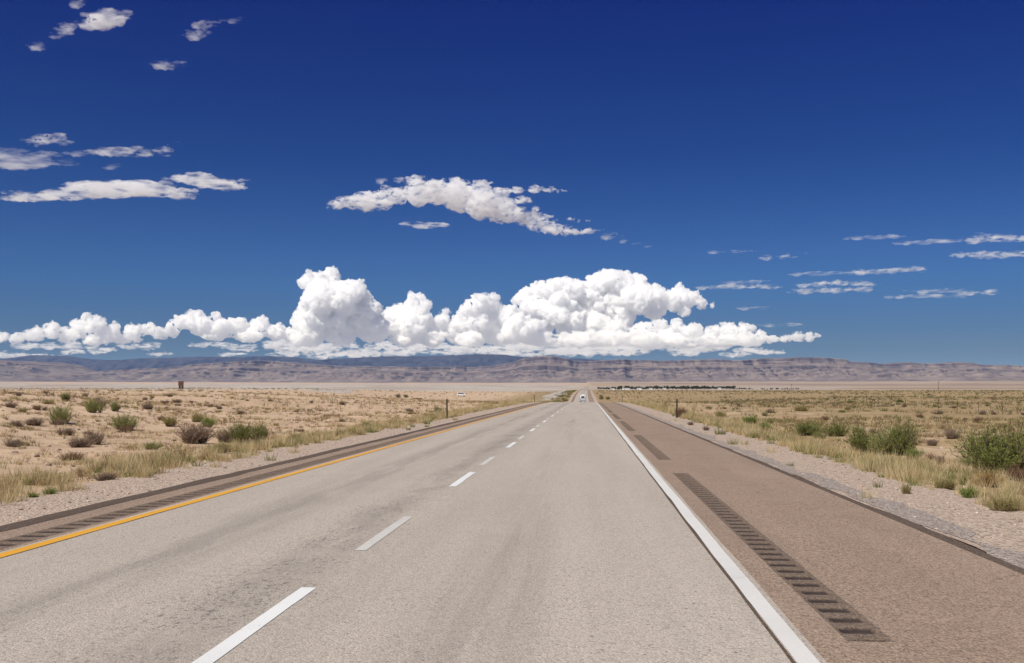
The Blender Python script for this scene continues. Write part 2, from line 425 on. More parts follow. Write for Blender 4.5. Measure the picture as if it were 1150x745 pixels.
# painted markings
sheet('pavement_joint', [1.215, 1.25], ys_range(3, 200, .25), .0145, M['edge'], .014, 31)
sheet('pavement_joint', [-5.775, -5.745], ys_range(3, 140, .25), .0145, M['edge'], .012, 35)
sheet('edge_line', [1.25, 1.39], ys_range(-2, 1500, .2), .016, M['scuffed'], .012, 11)
sheet('edge_line', [-5.91, -5.76], ys_range(-2, 1500, .2), .016, M['yellow'], .006, 12)
k = 0
while 5.4 + k * 12.2 < 700:
    a = 5.4 + k * 12.2
    sheet('lane_marking', [-2.385, -2.255], np.linspace(a, a + 3.1, 22 if k < 8 else 3), .016, M['white'], .008, 20 + k)
    if k < 10:
        sheet('lane_marking', [-2.40, -2.28], np.linspace(a + 5.1, a + 7.95, 16), .016, M['faded'], .010, 60 + k)
    k += 1

# the other carriageway, seen end-on beyond the dip
BW = hermite([0, 380, 500, 700, 1000, 1500], [-60, -40, -27, -22, -20.5, -20])
sheet('westbound_road', [-5.4, 0, 5.4], ys_range(330, 1500, 3), .12, M['road'], 0, 0, BW, P)
sheet('edge_line', [3.6, 3.8], ys_range(400, 1200, 5), .13, M['white'], 0, 0, BW, P)

# ------------------------------------------------------------------ mountains
def mat_cliff(name, pale_c, mid_c, dark_c, band=1.0, shale=False):
    t = NT(name); p = t.pos(); q = t.sep(p)
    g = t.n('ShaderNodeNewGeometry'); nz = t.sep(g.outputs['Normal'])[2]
    wob = t.math('MULTIPLY', t.math('SUBTRACT', t.noise(p, .0012, 4), .5), 90)
    zz = t.math('ADD', q[2], wob)
    cv = t.n('ShaderNodeCombineXYZ'); t.put(cv.inputs[2], zz); t.put(cv.inputs[0], t.math('MULTIPLY', q[0], .02))
    st = t.noise(cv.outputs[0], .05, 5, .75)
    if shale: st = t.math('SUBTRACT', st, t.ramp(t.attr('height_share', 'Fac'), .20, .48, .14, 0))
    n = t.noise(p, .004, 6, .65); n2 = t.noise(t.mapped(p, (1, .25, .12)), .014, 5, .75)
    c = t.mix(t.ramp(n, .35, .65), pale_c, mid_c)
    c = t.mix(t.math('MULTIPLY', t.math('MULTIPLY', t.ramp(st, .52, .60), t.ramp(t.noise(t.mapped(p, (.0011, .0004, .006)), 1, 4, .6), .42, .60)), .95 * band), c, dark_c)
    c = t.mix(t.math('MULTIPLY', t.ramp(n2, .5, .68), .55), c, tuple(.5 * (a + b) for a, b in zip(mid_c, dark_c)))
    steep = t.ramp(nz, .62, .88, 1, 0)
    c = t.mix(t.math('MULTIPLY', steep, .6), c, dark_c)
    t.base(c); t.b.inputs['Specular IOR Level'].default_value = .05; return t.m
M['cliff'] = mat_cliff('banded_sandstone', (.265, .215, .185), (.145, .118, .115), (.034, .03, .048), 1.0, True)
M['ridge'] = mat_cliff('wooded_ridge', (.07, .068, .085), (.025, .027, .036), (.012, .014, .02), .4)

front = hermite([-150, -60, 0, 15, 30, 45, 60, 75, 100, 130, 160, 200, 225, 260, 300, 330, 350, 380, 410, 440, 470, 520, 560, 580, 592, 610, 628, 645, 660, 680, 700, 740, 780,
                 820, 850, 880, 900, 922, 943, 952, 970, 1000, 1012, 1022, 1036, 1050, 1065, 1080, 1095, 1110, 1130, 1150, 1250, 1400],
                [410, 408, 407.5, 405.5, 407, 411, 416, 418, 418, 416, 414, 412, 409, 407, 406, 407, 410, 411, 412, 412, 413, 413, 411, 407, 402.7, 400.5, 402, 405, 406, 405, 404, 404.5, 403.5,
                 403.5, 402.5, 401.5, 400.7, 401.2, 402, 405, 406.5, 408.2, 407.2, 406.5, 408, 408, 407, 406.2, 408.2, 409.3, 410.2, 411.5, 414, 416])
back = hermite([-150, 0, 20, 40, 60, 80, 95, 110, 130, 160, 190, 215, 250, 280, 300, 330, 345, 360, 380, 410, 440, 470, 510, 540, 565, 578, 600, 640, 680, 760, 900, 1100, 1300],
               [404, 403, 401, 399, 399.5, 400.5, 402.5, 404, 404.5, 402.5, 402, 401, 401, 400.5, 400, 401.5, 403, 404, 403, 401.5, 400.3, 400.3, 399.2, 398, 398.5, 400, 402, 403, 404.5, 406, 409, 414, 418])
def px_of_x(x, y):      # bearing -> column of the photo
    a = np.arctan2(x, y) + R(YAW); return 575 + FPX * np.tan(a)
def stair(s, pts): return hermite([a for a, _ in pts], [b for _, b in pts])(s)
STEP = [(-.3, 0), (0, 0), (.22, .11), (.34, .22), (.345, .27), (.46, .35), (.467, .41), (.56, .46), (.57, .60), (.66, .65), (.76, .74), (.77, .80), (.80, .83), (.815, .95), (.9, .97), (1.0, 1.0), (1.6, 1.03)]
def front_range():
    xs = np.arange(-12500, 12500, 15.0)
    sv = np.concatenate([np.linspace(-.12, .2, 22), np.linspace(.205, .95, 190), np.linspace(.97, 1.5, 12)])
    Xm, Sv = np.meshgrid(xs, sv)
    W = 2600 + 500 * fbm(xs / 3000, xs * 0 + 4, 71, 3)
    yb = 13400 + 900 * fbm(xs / 2600, xs * 0, 70, 4) + 350 * fbm(xs / 700, xs * 0 + 2, 76, 3)
    Ym = yb[None, :] + Sv * W[None, :]
    col = px_of_x(Xm, Ym)
    topd = yb + .95 * W
    pxs = px_of_x(xs, topd)
    H = (439.5 - front(pxs) + .9 * fbm(pxs / 26, pxs * 0 + 3, 90, 4) + 1.1 * sstep(930, 1000, pxs) * fbm(pxs / 48, pxs * 0 + 9, 91, 3)) / FPX * (topd * math.cos(R(YAW)) - xs * math.sin(R(YAW))) * .998 + 1.65
    gul = np.abs(fbm(Xm / 420, Ym / 1500, 72, 4)); fine = fbm(Xm / 95, Ym / 420, 73, 4)
    cut = sstep(.02, .3, Sv) * (1 - .75 * sstep(.75, 1.0, Sv))
    s2 = Sv + cut * (.26 * fbm(Xm / 2300, Ym / 2600, 74, 3) + .10 * fbm(Xm / 620, Ym / 1300, 78, 3) - .17 * (.35 - gul) + .03 * fine)
    s2 = np.minimum(s2, 1.6)
    z0 = ground(Xm, Ym)
    rise = stair(s2, STEP)
    spur = (1 - np.abs(fbm(Xm / 210, Ym / 2400, 79, 4)) * 2.6) * sstep(.04, .2, rise) * (1 - sstep(.42, .62, rise))
    Zm = z0 - 4 + (H[None, :] - z0) * rise + 24 * spur + 5 * fine * cut + 4 * fbm(Xm / 30, Ym / 60, 75, 3) * cut
    lim = H[None, :] * (1.0 + .012 * fbm(Xm / 160, Ym / 300, 77, 3))
    Zm = np.where(Sv > .93, np.minimum(Zm, lim), Zm)
    me = np_mesh('mesa_cliffs', np.stack([Xm, Ym, Zm], -1).reshape(-1, 3), grid_faces(len(xs), len(sv)))
    rr_ = np.clip(rise, 0, 1).ravel(); col_attr(me, 'height_share', np.stack([rr_, rr_, rr_], -1).astype(np.float32))
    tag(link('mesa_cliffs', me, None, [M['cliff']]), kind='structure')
front_range()
def back_range():
    xs = np.arange(-21000, 21000, 34.0); t = np.concatenate([np.linspace(-1, .05, 90), np.linspace(.1, 1, 12)])
    Xm, T = np.meshgrid(xs, t); Ym = 26000 + 3200 * T
    H = (439.5 - back(px_of_x(xs, xs * 0 + 26000))) / FPX * (26000.0 * math.cos(R(YAW)) - xs * math.sin(R(YAW)))
    prof = 1 - np.abs(T) ** 1.15
    n = fbm(Xm / 2600, Ym / 2600, 81, 5); r = 1 - np.abs(fbm(Xm / 1500, Ym / 2600, 82, 5)) * 2.4; r2 = fbm(Xm / 330, Ym / 700, 84, 4)
    k = sstep(.0, .30, np.abs(T))
    Zm = H[None, :] * prof * (1 + .10 * n * k) + (260 * (r - .6) + 60 * r2) * k * (1 - sstep(.7, 1.0, np.abs(T))) + 9 * fbm(Xm / 160, Ym / 300, 83, 3)
    Zm = np.minimum(Zm, H[None, :] * (1.0 + .012 * r2))
    me = np_mesh('mountains', np.stack([Xm, Ym, Zm], -1).reshape(-1, 3), grid_faces(len(xs), len(t)))
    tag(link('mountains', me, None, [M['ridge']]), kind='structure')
back_range()

# ------------------------------------------------------------------ haze: the air between the camera and the far ranges
def haze():
    t = NT('air'); t.t.nodes.remove(t.b)
    v = t.n('ShaderNodeVolumePrincipled'); v.inputs['Color'].default_value = (.27, .47, .95, 1); v.inputs['Density'].default_value = 1.5e-5
    v.inputs['Absorption Color'].default_value = (1, 1, 1, 1)
    v.inputs['Anisotropy'].default_value = .1
    t.t.links.new(v.outputs[0], t.out.inputs['Volume'])
    bm = bmesh.new(); box(bm, (0, 40000, 540), (90000, 90000, 1110))
    o = bm_obj('haze', bm, t.m); tag(o, kind='stuff')
haze()

# ------------------------------------------------------------------ clouds: real bodies of scattering droplets, far beyond the haze
ICO = {}
def ico(sub):
    if sub not in ICO:
        bm = bmesh.new(); bmesh.ops.create_icosphere(bm, subdivisions=sub, radius=1.0)
        v = np.array([q.co[:] for q in bm.verts]); f = np.array([[q.index for q in p.verts] for p in bm.faces]); bm.free(); ICO[sub] = (v, f)
    return ICO[sub]
def mat_cloud(name, dens, hetero=None, step=.2):
    t = NT(name); t.t.nodes.remove(t.b)
    v = t.n('ShaderNodeVolumeScatter'); v.inputs['Color'].default_value = (.9995, .9995, .9995, 1); v.inputs['Anisotropy'].default_value = .0
    v.inputs['Density'].default_value = dens
    if hetero:
        sc, lo, hi = hetero
        p = t.n('ShaderNodeTexCoord').outputs['Object']
        n = t.noise(t.mapped(p, sc), 1.0, 4, .55, .35)
        t.put(v.inputs['Density'], t.math('MULTIPLY', t.ramp(n, lo, hi), dens))
        t.m.cycles.volume_step_rate = step
    else:
        t.m.cycles.homogeneous_volume = True
    t.t.links.new(v.outputs[0], t.out.inputs['Volume']); return t.m
def cloud(lobes, D, mat, label, seed, voxel, puff=3, disp=None, depth=1.0, group=None, flat=False, hard=True, grow=1.0, fray=False):
    """lobes: (column, row, half width, half height) as seen from the road; each becomes a body of its true size at distance D"""
    rng = np.random.default_rng(seed); unit = D / FPX
    spheres = []
    def world(px, py, dd): return EYE + ray_dir(px, py).normalized() * dd
    fwd = ray_dir(575, 372.5).normalized(); rt = Vector((fwd.y, -fwd.x, 0)).normalized()
    rt = np.array(rt); up = np.array((0, 0, 1.0)); fw = np.cross(up, rt)
    for L in lobes:
        px, py, a = L[:3]; b = L[3] if len(L) > 3 else a
        a *= grow; b *= grow
        dd = D * (1 + 0) + rng.uniform(-1, 1) * a * unit * .7 * depth
        c = np.array(world(px, py, dd)); sz = np.array([a, max(a * .6, b) if not flat else (a + b) / 2 * depth, b]) * unit
        spheres.append((c, sz))
        gen = [(c, sz)]
        for lev in range(puff):
            nxt = []
            for (cc, ss) in gen:
                for _ in range((9, 6, 5)[lev]):
                    d = rng.normal(size=3); d /= np.linalg.norm(d)
                    if d[2] < -.35: d[2] *= -.6
                    k = rng.uniform(.28, .52); q_ = rng.uniform(.78, .98)
                    if fray: k = rng.uniform(.16, .45) * np.array((1.5, 1, .8)); q_ = rng.uniform(.7, 1.45) * np.array((1.15, 1, 1))
                    off = d * ss * q_
                    n = (cc + rt * off[0] + fw * off[1] + up * off[2], ss * k)
                    nxt.append(n)
            spheres += nxt; gen = nxt
    org = np.mean([s[0] for s in spheres[:len(lobes)]], 0)
    Vs, Fs, n = [], [], 0
    for c, sz in spheres:
        iv, jf = ico(2 if max(sz) > 3.2 * unit else 1); p = iv * sz
        Vs.append((c - org) + p[:, :1] * rt + p[:, 1:2] * fw + p[:, 2:] * up); Fs.append(jf + n); n += len(iv)
    me = np_mesh('cloud', np.concatenate(Vs), np.concatenate(Fs))
    o = link('cloud', me, None, [mat]); o.location = org
    m = o.modifiers.new('union', 'REMESH'); m.mode = 'VOXEL'; m.voxel_size = voxel * unit; m.use_smooth_shade = True
    for sc, st in (disp or ((15, 7.0), (5.0, 3.0), (1.9, 1.7), (.8, .7))):
        tx = bpy.data.textures.new('billow', 'CLOUDS'); tx.noise_scale = sc * unit; tx.noise_depth = 4; tx.noise_type = 'HARD_NOISE' if hard else 'SOFT_NOISE'
        dm = o.modifiers.new('billow', 'DISPLACE'); dm.texture = tx; dm.strength = st * unit; dm.mid_level = .30 if hard else .5; dm.texture_coords = 'LOCAL'
    dg = bpy.context.evaluated_depsgraph_get()
    new = bpy.data.meshes.new_from_object(o.evaluated_get(dg)); o.modifiers.clear(); o.data = new
    bpy.data.meshes.remove(me)
    tag(o, label, 'cloud', group); return o
CU = mat_cloud('cumulus', .017, ((.0050, .0050, .0056), .36, .56), .07); CUS = mat_cloud('soft_cumulus', .016, ((.0050, .0050, .0065), .39, .60), .07); CUF = mat_cloud('far_cumulus', .0055, ((.0020, .0020, .0075), .40, .68), .12)
MID = mat_cloud('drifting_cloud', .021, ((.0065, .0065, .012), .40, .70), .07)
WISP = mat_cloud('ragged_cloud', .0070, ((.0050, .0050, .016), .42, .72))
WISPD = mat_cloud('dense_ragged_cloud', .0125, ((.0036, .0036, .014), .38, .72))
THIN = mat_cloud('thin_cloud', .0040, ((.0022, .0022, .018), .42, .72))
DC = 45000
G = 1.12
cloud([(352,318,11),(372,312,10),(362,335,19),(385,335,18),(398,328,11),(411,338,8),(355,358,17),(345,352,11),(380,360,21),(405,355,15),(415,370,14),(350,374,14),(335,381,8),(412,350,13),(418,364,14),(404,338,12),(344,366,13),(350,335,9),(425,372,11),(385,380,14,9)],
      DC, CU, 'tallest white tower of piled cumulus, left of the middle above the distant mountains', 1, .8, grow=G)
rq = np.random.default_rng(5)
cloud([(440,353,8),(450,349,8),(466,340,10),(468,350,11),(479,344,6),(440,366,12),(465,368,16),(455,380,15,9),(490,368,11),(500,351,4),(497,361,8),(485,380,14,9),(510,372,12),(515,382,10,6)],
      DC * 1.04, CU, 'double-headed cumulus directly right of the tallest cloud tower', 2, .8, grow=G)
cloud([(540,340,10),(530,348,10),(553,345,10),(520,364,11),(545,362,17),(570,357,13),(580,370,15),(560,378,17,10),(595,373,14),(610,381,14,8),(530,381,14,9)],
      DC * .98, CU, 'rounded cumulus dome between the double-headed cloud and the broad anvil-shaped one', 3, .8, grow=G)
cloud([(592,336,12),(605,331,10),(625,331,16),(645,326,12),(675,319,13),(690,313,9),(683,309,6),(700,318,12),(715,321,11),(660,340,21),(625,350,17),(690,340,20),(720,336,16),(740,336,12),(763,331,9),(772,336,10),(755,340,9),(787,341,6),(800,343,3),(768,349,5),(735,351,9),(700,357,13),(640,364,16),(670,366,15),(610,362,14),(600,349,12),(690,371,12,9)],
      DC * 1.08, CU, 'broadest white cumulus with a flat overhanging right tip, middle of the cloud bank', 4, .8, grow=G)
cloud([(740,366,8,6),(760,364,6),(780,371,8),(800,373,7),(820,371,8),(838,370,7),(855,377,5,4),(720,371,9),(750,378,12,6),(790,382,12,6),(825,382,12,5),(700,380,10,6),(865,381,4,3),(650,383,24,7),(680,381,24,8),(725,382,24,8),(765,383,24,8),(805,383,24,7),(840,382,20,6),(770,375,16,7),(740,374,16,7),(812,377,16,7)],
      DC * 1.0, CUS, 'low cumulus shelf reaching out under the overhang of the broadest cloud', 5, .9, grow=G)
cloud([(883,380,5,4),(897,379,6,5),(910,378,6,4),(918,377,3,3)], DC, CUS, 'small separate puff at the right end of the cumulus bank', 6, .7, grow=G)
cloud([(205,362,8),(218,356,7),(225,366,11),(243,356,4),(250,369,10),(270,367,9),(290,367,8),(297,360,5),(310,373,8),(325,376,8),(195,372,7),(240,377,12,6),(280,378,14,6)],
      DC * 1.03, CU, 'ragged row of cumulus heads directly left of the tallest tower', 7, .8, grow=G)
cloud([(40,376,8,7),(60,372,8),(90,369,9),(99,361,7),(106,366,9),(75,377,12,6),(125,374,9),(150,373,8),(165,371,6),(180,375,8,6),(20,380,6,4),(140,381,14,5),(0,379,7,5),(110,381,14,6)],
      DC, CUS, 'leftmost stretch of low cumulus with one peaked head in the cloud bank', 8, .8, grow=G)
rr = np.random.default_rng(77)
low = [(30,389,14,4),(70,388,18,5),(112,392,16,3),(150,389,22,4),(235,387,22,3.5),(272,391,18,4),(312,388,18,3.5),(262,398,9,2.5),(180,398,8,2),(345,392,16,3.5),(380,389,18,4),(415,388,26,4),(470,389,22,4),(416,397,6,4),(399,399,5,3),
       (520,390,30,4),(575,391,32,4),(630,392,32,4.5),(680,391,32,4.5),(735,390,32,4.5),(790,392,26,4),(838,393,13,3),(820,398,9,3),(700,397,18,3),(560,397,22,3),(640,397,20,3),(452,397,13,3),(500,396,16,3),(765,397,15,3),(862,396,8,2)]
low += [(rq.uniform(0, 860), rq.uniform(383, 400), rq.uniform(10, 30), rq.uniform(2, 4.5)) for _ in range(20)] + [(rq.uniform(330, 850), rq.uniform(382, 397), rq.uniform(16, 40), rq.uniform(3, 6)) for _ in range(38)]
for i, (px, py, a, b) in enumerate(low):
    L = []
    for j in range(int(5 + a / 3)):
        u = rr.uniform(-1, 1); L.append((px + u * a, py + rr.uniform(-.5, .6) * b, rr.uniform(4, 9), rr.uniform(.5, 1) * b * .75))
    cloud(L, 60000 + 350 * (i % 29) + 900 * (i % 7), CUF, 'low flat far-off cumulus strip just over the mountain crest, below the cloud bank', 100 + i, .7, 1, ((6, 3.0), (2.5, 2.0), (1.2,1.0)), group='low flat clouds on the horizon')
cloud([(385,229,8,5),(395,228,9,7),(410,227,12,10),(428,225,12,9),(445,220,12,8),(470,218,12,12),(490,216,14,12),(515,221,16,15),(540,228,17,16),(562,235,17,13),(395,228,7,5),(410,226,9,6),(430,224,8,6),(385,231,4,3),(373,234,3,2),(445,222,8,5),(470,218,9,8),(485,214,10,7),(500,216,12,9),(520,220,12,9),(540,226,13,10),(555,232,12,9),(575,239,12,8),(590,245,12,7),(605,252,11,7),(620,257,10,6),(633,260,7,4),(645,260,5,3),(655,262,4,2),
       (560,216,8,4),(580,214,8,3.5),(600,213,7,3),(615,214,5,2.5),(630,215,4,2),(640,247,5,2),(655,249,4,1.5),(662,260,5,2.5),(672,259,4,2),(452,216,6,4)],
      20000, MID, 'long white cloud slanting down to the right, alone in the middle of the sky', 9, .6, 2, ((14, 7), (5.5, 4.4), (2, 1.5)), .7, grow=1.22, hard=False, fray=True)
WG = 'thin stray cloud wisps'
def wisp(lobes, D, label, seed, mat=WISP, group=None, vox=.6):
    return cloud(lobes, D, mat, label, seed, vox, 1, ((12, 5), (4.5, 2.8), (1.6, .9)), 1.0, group, False, False, 1.22, True)
wisp([(38,222,22,2.4),(70,219,24,4.2),(100,215,24,6.5),(130,213,24,7.5),(158,212,24,7.5),(182,215,16,5.5),(205,221,14,2.4)], 18000, 'longest flat white cloud at the left edge of the sky', 20, WISPD)
wisp([(205,200,12,2.6),(224,202,18,5.2),(246,207,18,5),(262,211,13,2.4)], 18000, 'flat oval cloud touching the right end of the longest left cloud', 21, WISPD)
wisp([(125,18,11,7),(115,24,13,8),(102,29,10,5),(132,22,8,6)], 16000, 'bright small puff high in the upper left sky', 22, WISPD)
wisp([(78,30,8,4),(70,36,9,3),(62,41,6,2)], 16000, 'frayed wisp slanting off the bright upper left puff', 23)
wisp([(45,52,7,3),(40,54,4,2)], 16000, 'tiny puff below and left of the bright upper left puff', 24)
wisp([(88,4,7,4)], 16000, 'scrap of cloud cut by the top edge of the sky', 25)
wisp([(228,28,9,4),(234,26,5,3)], 16000, 'upper of two little puffs high beside the bright left puff', 26)
wisp([(220,40,9,4),(214,38,5,3)], 16000, 'lower of two little puffs high beside the bright left puff', 27)
wisp([(264,23,7,1.8)], 16000, 'faint short streak at the top, right of the two little puffs', 28, THIN)
wisp([(186,74,12,2.6),(188,70,4,3)], 16000, 'tiny flat-bottomed wisp alone in the upper left blue', 29)
wisp([(18,181,32,6),(-8,178,20,6),(40,184,10,3)], 17000, 'soft grey-white streak entering from the left edge', 30, THIN)
wisp([(55,155,15,3.4),(62,160,11,2.6),(32,160,6,1.6),(45,162,8,2)], 17000, 'feathery wisp over the soft left-edge streak', 31)
wisp([(90,172,9,2.4)], 17000, 'short dash of cloud between two feathery left wisps', 32, THIN)
wisp([(128,170,18,3.6),(150,173,16,2.6),(170,172,12,2.4),(185,168,9,2),(197,163,6,1.4)], 17000, 'curved feathery wisp with an upturned right tail', 33)
wisp([(128,187,6,2.4)], 17000, 'dot of cloud under the curved feathery wisp', 34, THIN)
wisp([(430,203,5,3.2),(446,202,5,3),(460,203,5,2.4)], 20000, 'broken scraps above the left end of the middle cloud', 35)
wisp([(481,253,20,2.2)], 20000, 'thin dash under the middle cloud', 36)
wisp([(684,266,7,3),(690,263,4,2)], 20000, 'scrap trailing off the right end of the middle cloud', 37)
wisp([(702,271,4,1.6),(715,275,6,1.4),(728,277,5,1.2)], 20000, 'last faint scraps far off the right tail of the middle cloud', 38, THIN)
streaks = [
 ((818,283,13,1.3),'tiny pale dash left of the right-hand streaks, over the overhanging tip'), ((872,289,9,2.4),'small tilted puff above the pair of parallel streaks'),
 ((893,285,6,1.4),'speck right of the small tilted puff'), ((828,322,44,2.3),'long low streak starting at the tip of the broadest cumulus'),
 ((835,317,12,1.8),'short smear lying on top of the long low streak'), ((940,307,48,1.9),'left half of the longest thin streak on the right'),
 ((1000,304,34,2.6),'thicker right half of the longest thin streak'), ((940,319,42,2.5),'upper of two parallel streaks under the longest one'),
 ((938,326,38,2.7),'lower of two parallel streaks under the longest one'), ((1046,333,34,1.9),'low thin streak near the right, under the others'),
 ((1058,327,16,1.8),'smear above the low thin right streak'), ((1101,329,11,2.6),'small puff at the right end of the low thin streak'),
 ((1045,272,17,2.1),'pale dash left of the bright streak at the right edge'), ((985,267,20,1.9),'faint smear high on the right, farthest left of its row'),
 ((1125,268,36,4.6),'brightest streak at the right edge of the sky'), ((1120,286,40,3.4),'second bright streak directly under the one at the right edge'),
 ((845,346,11,1.5),'faint fleck right of the overhanging tip'), ((880,365,13,1.8),'faint fleck above the small separate puff')]
for i, ((px, py, a, b), lab) in enumerate(streaks):
    n = max(2, int(a / 6)); L = [(px + (j / (n - 1) * 2 - 1) * a * .82, py - (j / (n - 1) * 2 - 1) * b * .25 + rr.uniform(-.3, .3) * b, a / n * 1.5, b * rr.uniform(.55, .95)) for j in range(n)]
    wisp(L, 24000, lab, 200 + i, WISP if b > 2.2 else THIN)

# ------------------------------------------------------------------ plants
def mat_leaf(name, tr=.33):
    t = NT(name); c = t.attr('tone')
    n = t.noise(t.obj(), 9, 3)
    c = t.mix(1.0, c, t.mix(n, (.7, .7, .7), (1.25, 1.2, 1.1)), 'MULTIPLY')
    t.base(c); t.b.inputs['Specular IOR Level'].default_value = .1
    tl = t.n('ShaderNodeBsdfTranslucent'); t.put(tl.inputs[0], c)
    ms = t.n('ShaderNodeMixShader'); ms.inputs[0].default_value = tr
    t.t.links.new(t.b.outputs[0], ms.inputs[1]); t.t.links.new(tl.outputs[0], ms.inputs[2]); t.t.links.new(ms.outputs[0], t.out.inputs[0])
    return t.m
M['leaf'] = mat_leaf('plant_leaf'); M['twig'] = plain('dry_twig', (.16, .115, .08), .9)
rng = np.random.default_rng(2024)
STRAW = np.array([(.70, .56, .32), (.76, .63, .39), (.62, .48, .26), (.66, .56, .31)])
GREEN = np.array([(.27, .29, .10), (.33, .32, .12), (.20, .25, .075)])
BROWN = np.array([(.34, .23, .135), (.26, .175, .11), (.42, .29, .155), (.36, .26, .18)])
SAGE = np.array([(.24, .235, .11), (.20, .19, .085), (.29, .25, .13)])
DARK = np.array([(.12, .135, .045), (.15, .15, .06), (.10, .10, .045)])
def blades(c, h, r, n, tone, wid, lean=.6):
    """c (N,3) centres; n blades per tuft, each one narrow triangle leaning outwards; returns verts, faces, colours"""
    N = len(c); T = N * n; i = np.repeat(np.arange(N), n)
    a = rng.uniform(0, 2 * np.pi, T); q = np.sqrt(rng.uniform(0, 1, T))
    bx = np.cos(a) * q * r[i] * .55; by = np.sin(a) * q * r[i] * .55
    hh = h[i] * rng.uniform(.45, 1.1, T); a2 = a + rng.normal(0, .7, T)
    lx = np.cos(a2) * (q * r[i] * .75 + lean * hh * rng.uniform(0, .7, T)); ly = np.sin(a2) * (q * r[i] * .75 + lean * hh * rng.uniform(0, .7, T))
    w = wid[i] * rng.uniform(.7, 1.3, T); wa = rng.uniform(0, np.pi, T)
    p = np.stack([c[i, 0] + bx, c[i, 1] + by, c[i, 2] - .02 + 0 * a], -1)
    d = np.stack([np.cos(wa) * w, np.sin(wa) * w, 0 * w], -1) * .5
    tip = np.stack([c[i, 0] + lx, c[i, 1] + ly, c[i, 2] + hh], -1)
    V = np.stack([p - d, p + d, tip], 1).reshape(-1, 3)
    col = tone[i] * rng.uniform(.75, 1.2, (T, 1))
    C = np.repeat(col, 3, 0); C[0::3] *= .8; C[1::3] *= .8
    return V, C
def stuff(name, chunks, mat, **k):
    V = np.concatenate([a for a, _ in chunks]); C = np.concatenate([b for _, b in chunks])
    me = np_mesh(name, V, np.arange(len(V)).reshape(-1, 3), False); col_attr(me, 'tone', np.clip(C, 0, 1))
    return tag(link(name, me, None, [mat]), kind='stuff')
def scatter(n, x0, x1, y0, y1, dens=None, bias=1.0):
    y = y0 + (y1 - y0) * rng.uniform(0, 1, n) ** bias; x = rng.uniform(x0, x1, n) + BEND(y)
    if dens is not None:
        k = rng.uniform(0, 1, n) < dens(x, y); x, y = x[k], y[k]
    keep = np.ones(len(x), bool)
    for bx, by, bw, bh in BPOS:
        run = .35 + 1.1 * bh
        keep &= ~((np.abs(x - bx * y / by) < bw * .52) & (y < by + .2) & (y > by - run - 1.0 * (by > 15)))
    x, y = x[keep], y[keep]
    return np.stack([x, y, ground(x, y)], -1)
def pick(pal, n): return pal[rng.integers(0, len(pal), n)]
def tone_mix(n, parts):
    k = rng.choice(len(parts), n, p=np.array([w for _, w in parts]) / sum(w for _, w in parts)); out = np.zeros((n, 3))
    for j, (pal, _) in enumerate(parts): m = k == j; out[m] = pick(pal, m.sum())
    return out
def wd(c, base): return np.maximum(base, np.hypot(c[:, 0], c[:, 1]) * .00042)
def clump_n(x, y, s=2.0, lo=.35, hi=.62, seed=40): return sstep(lo, hi, .5 + .8 * fbm(x / s, y / s, seed, 3))
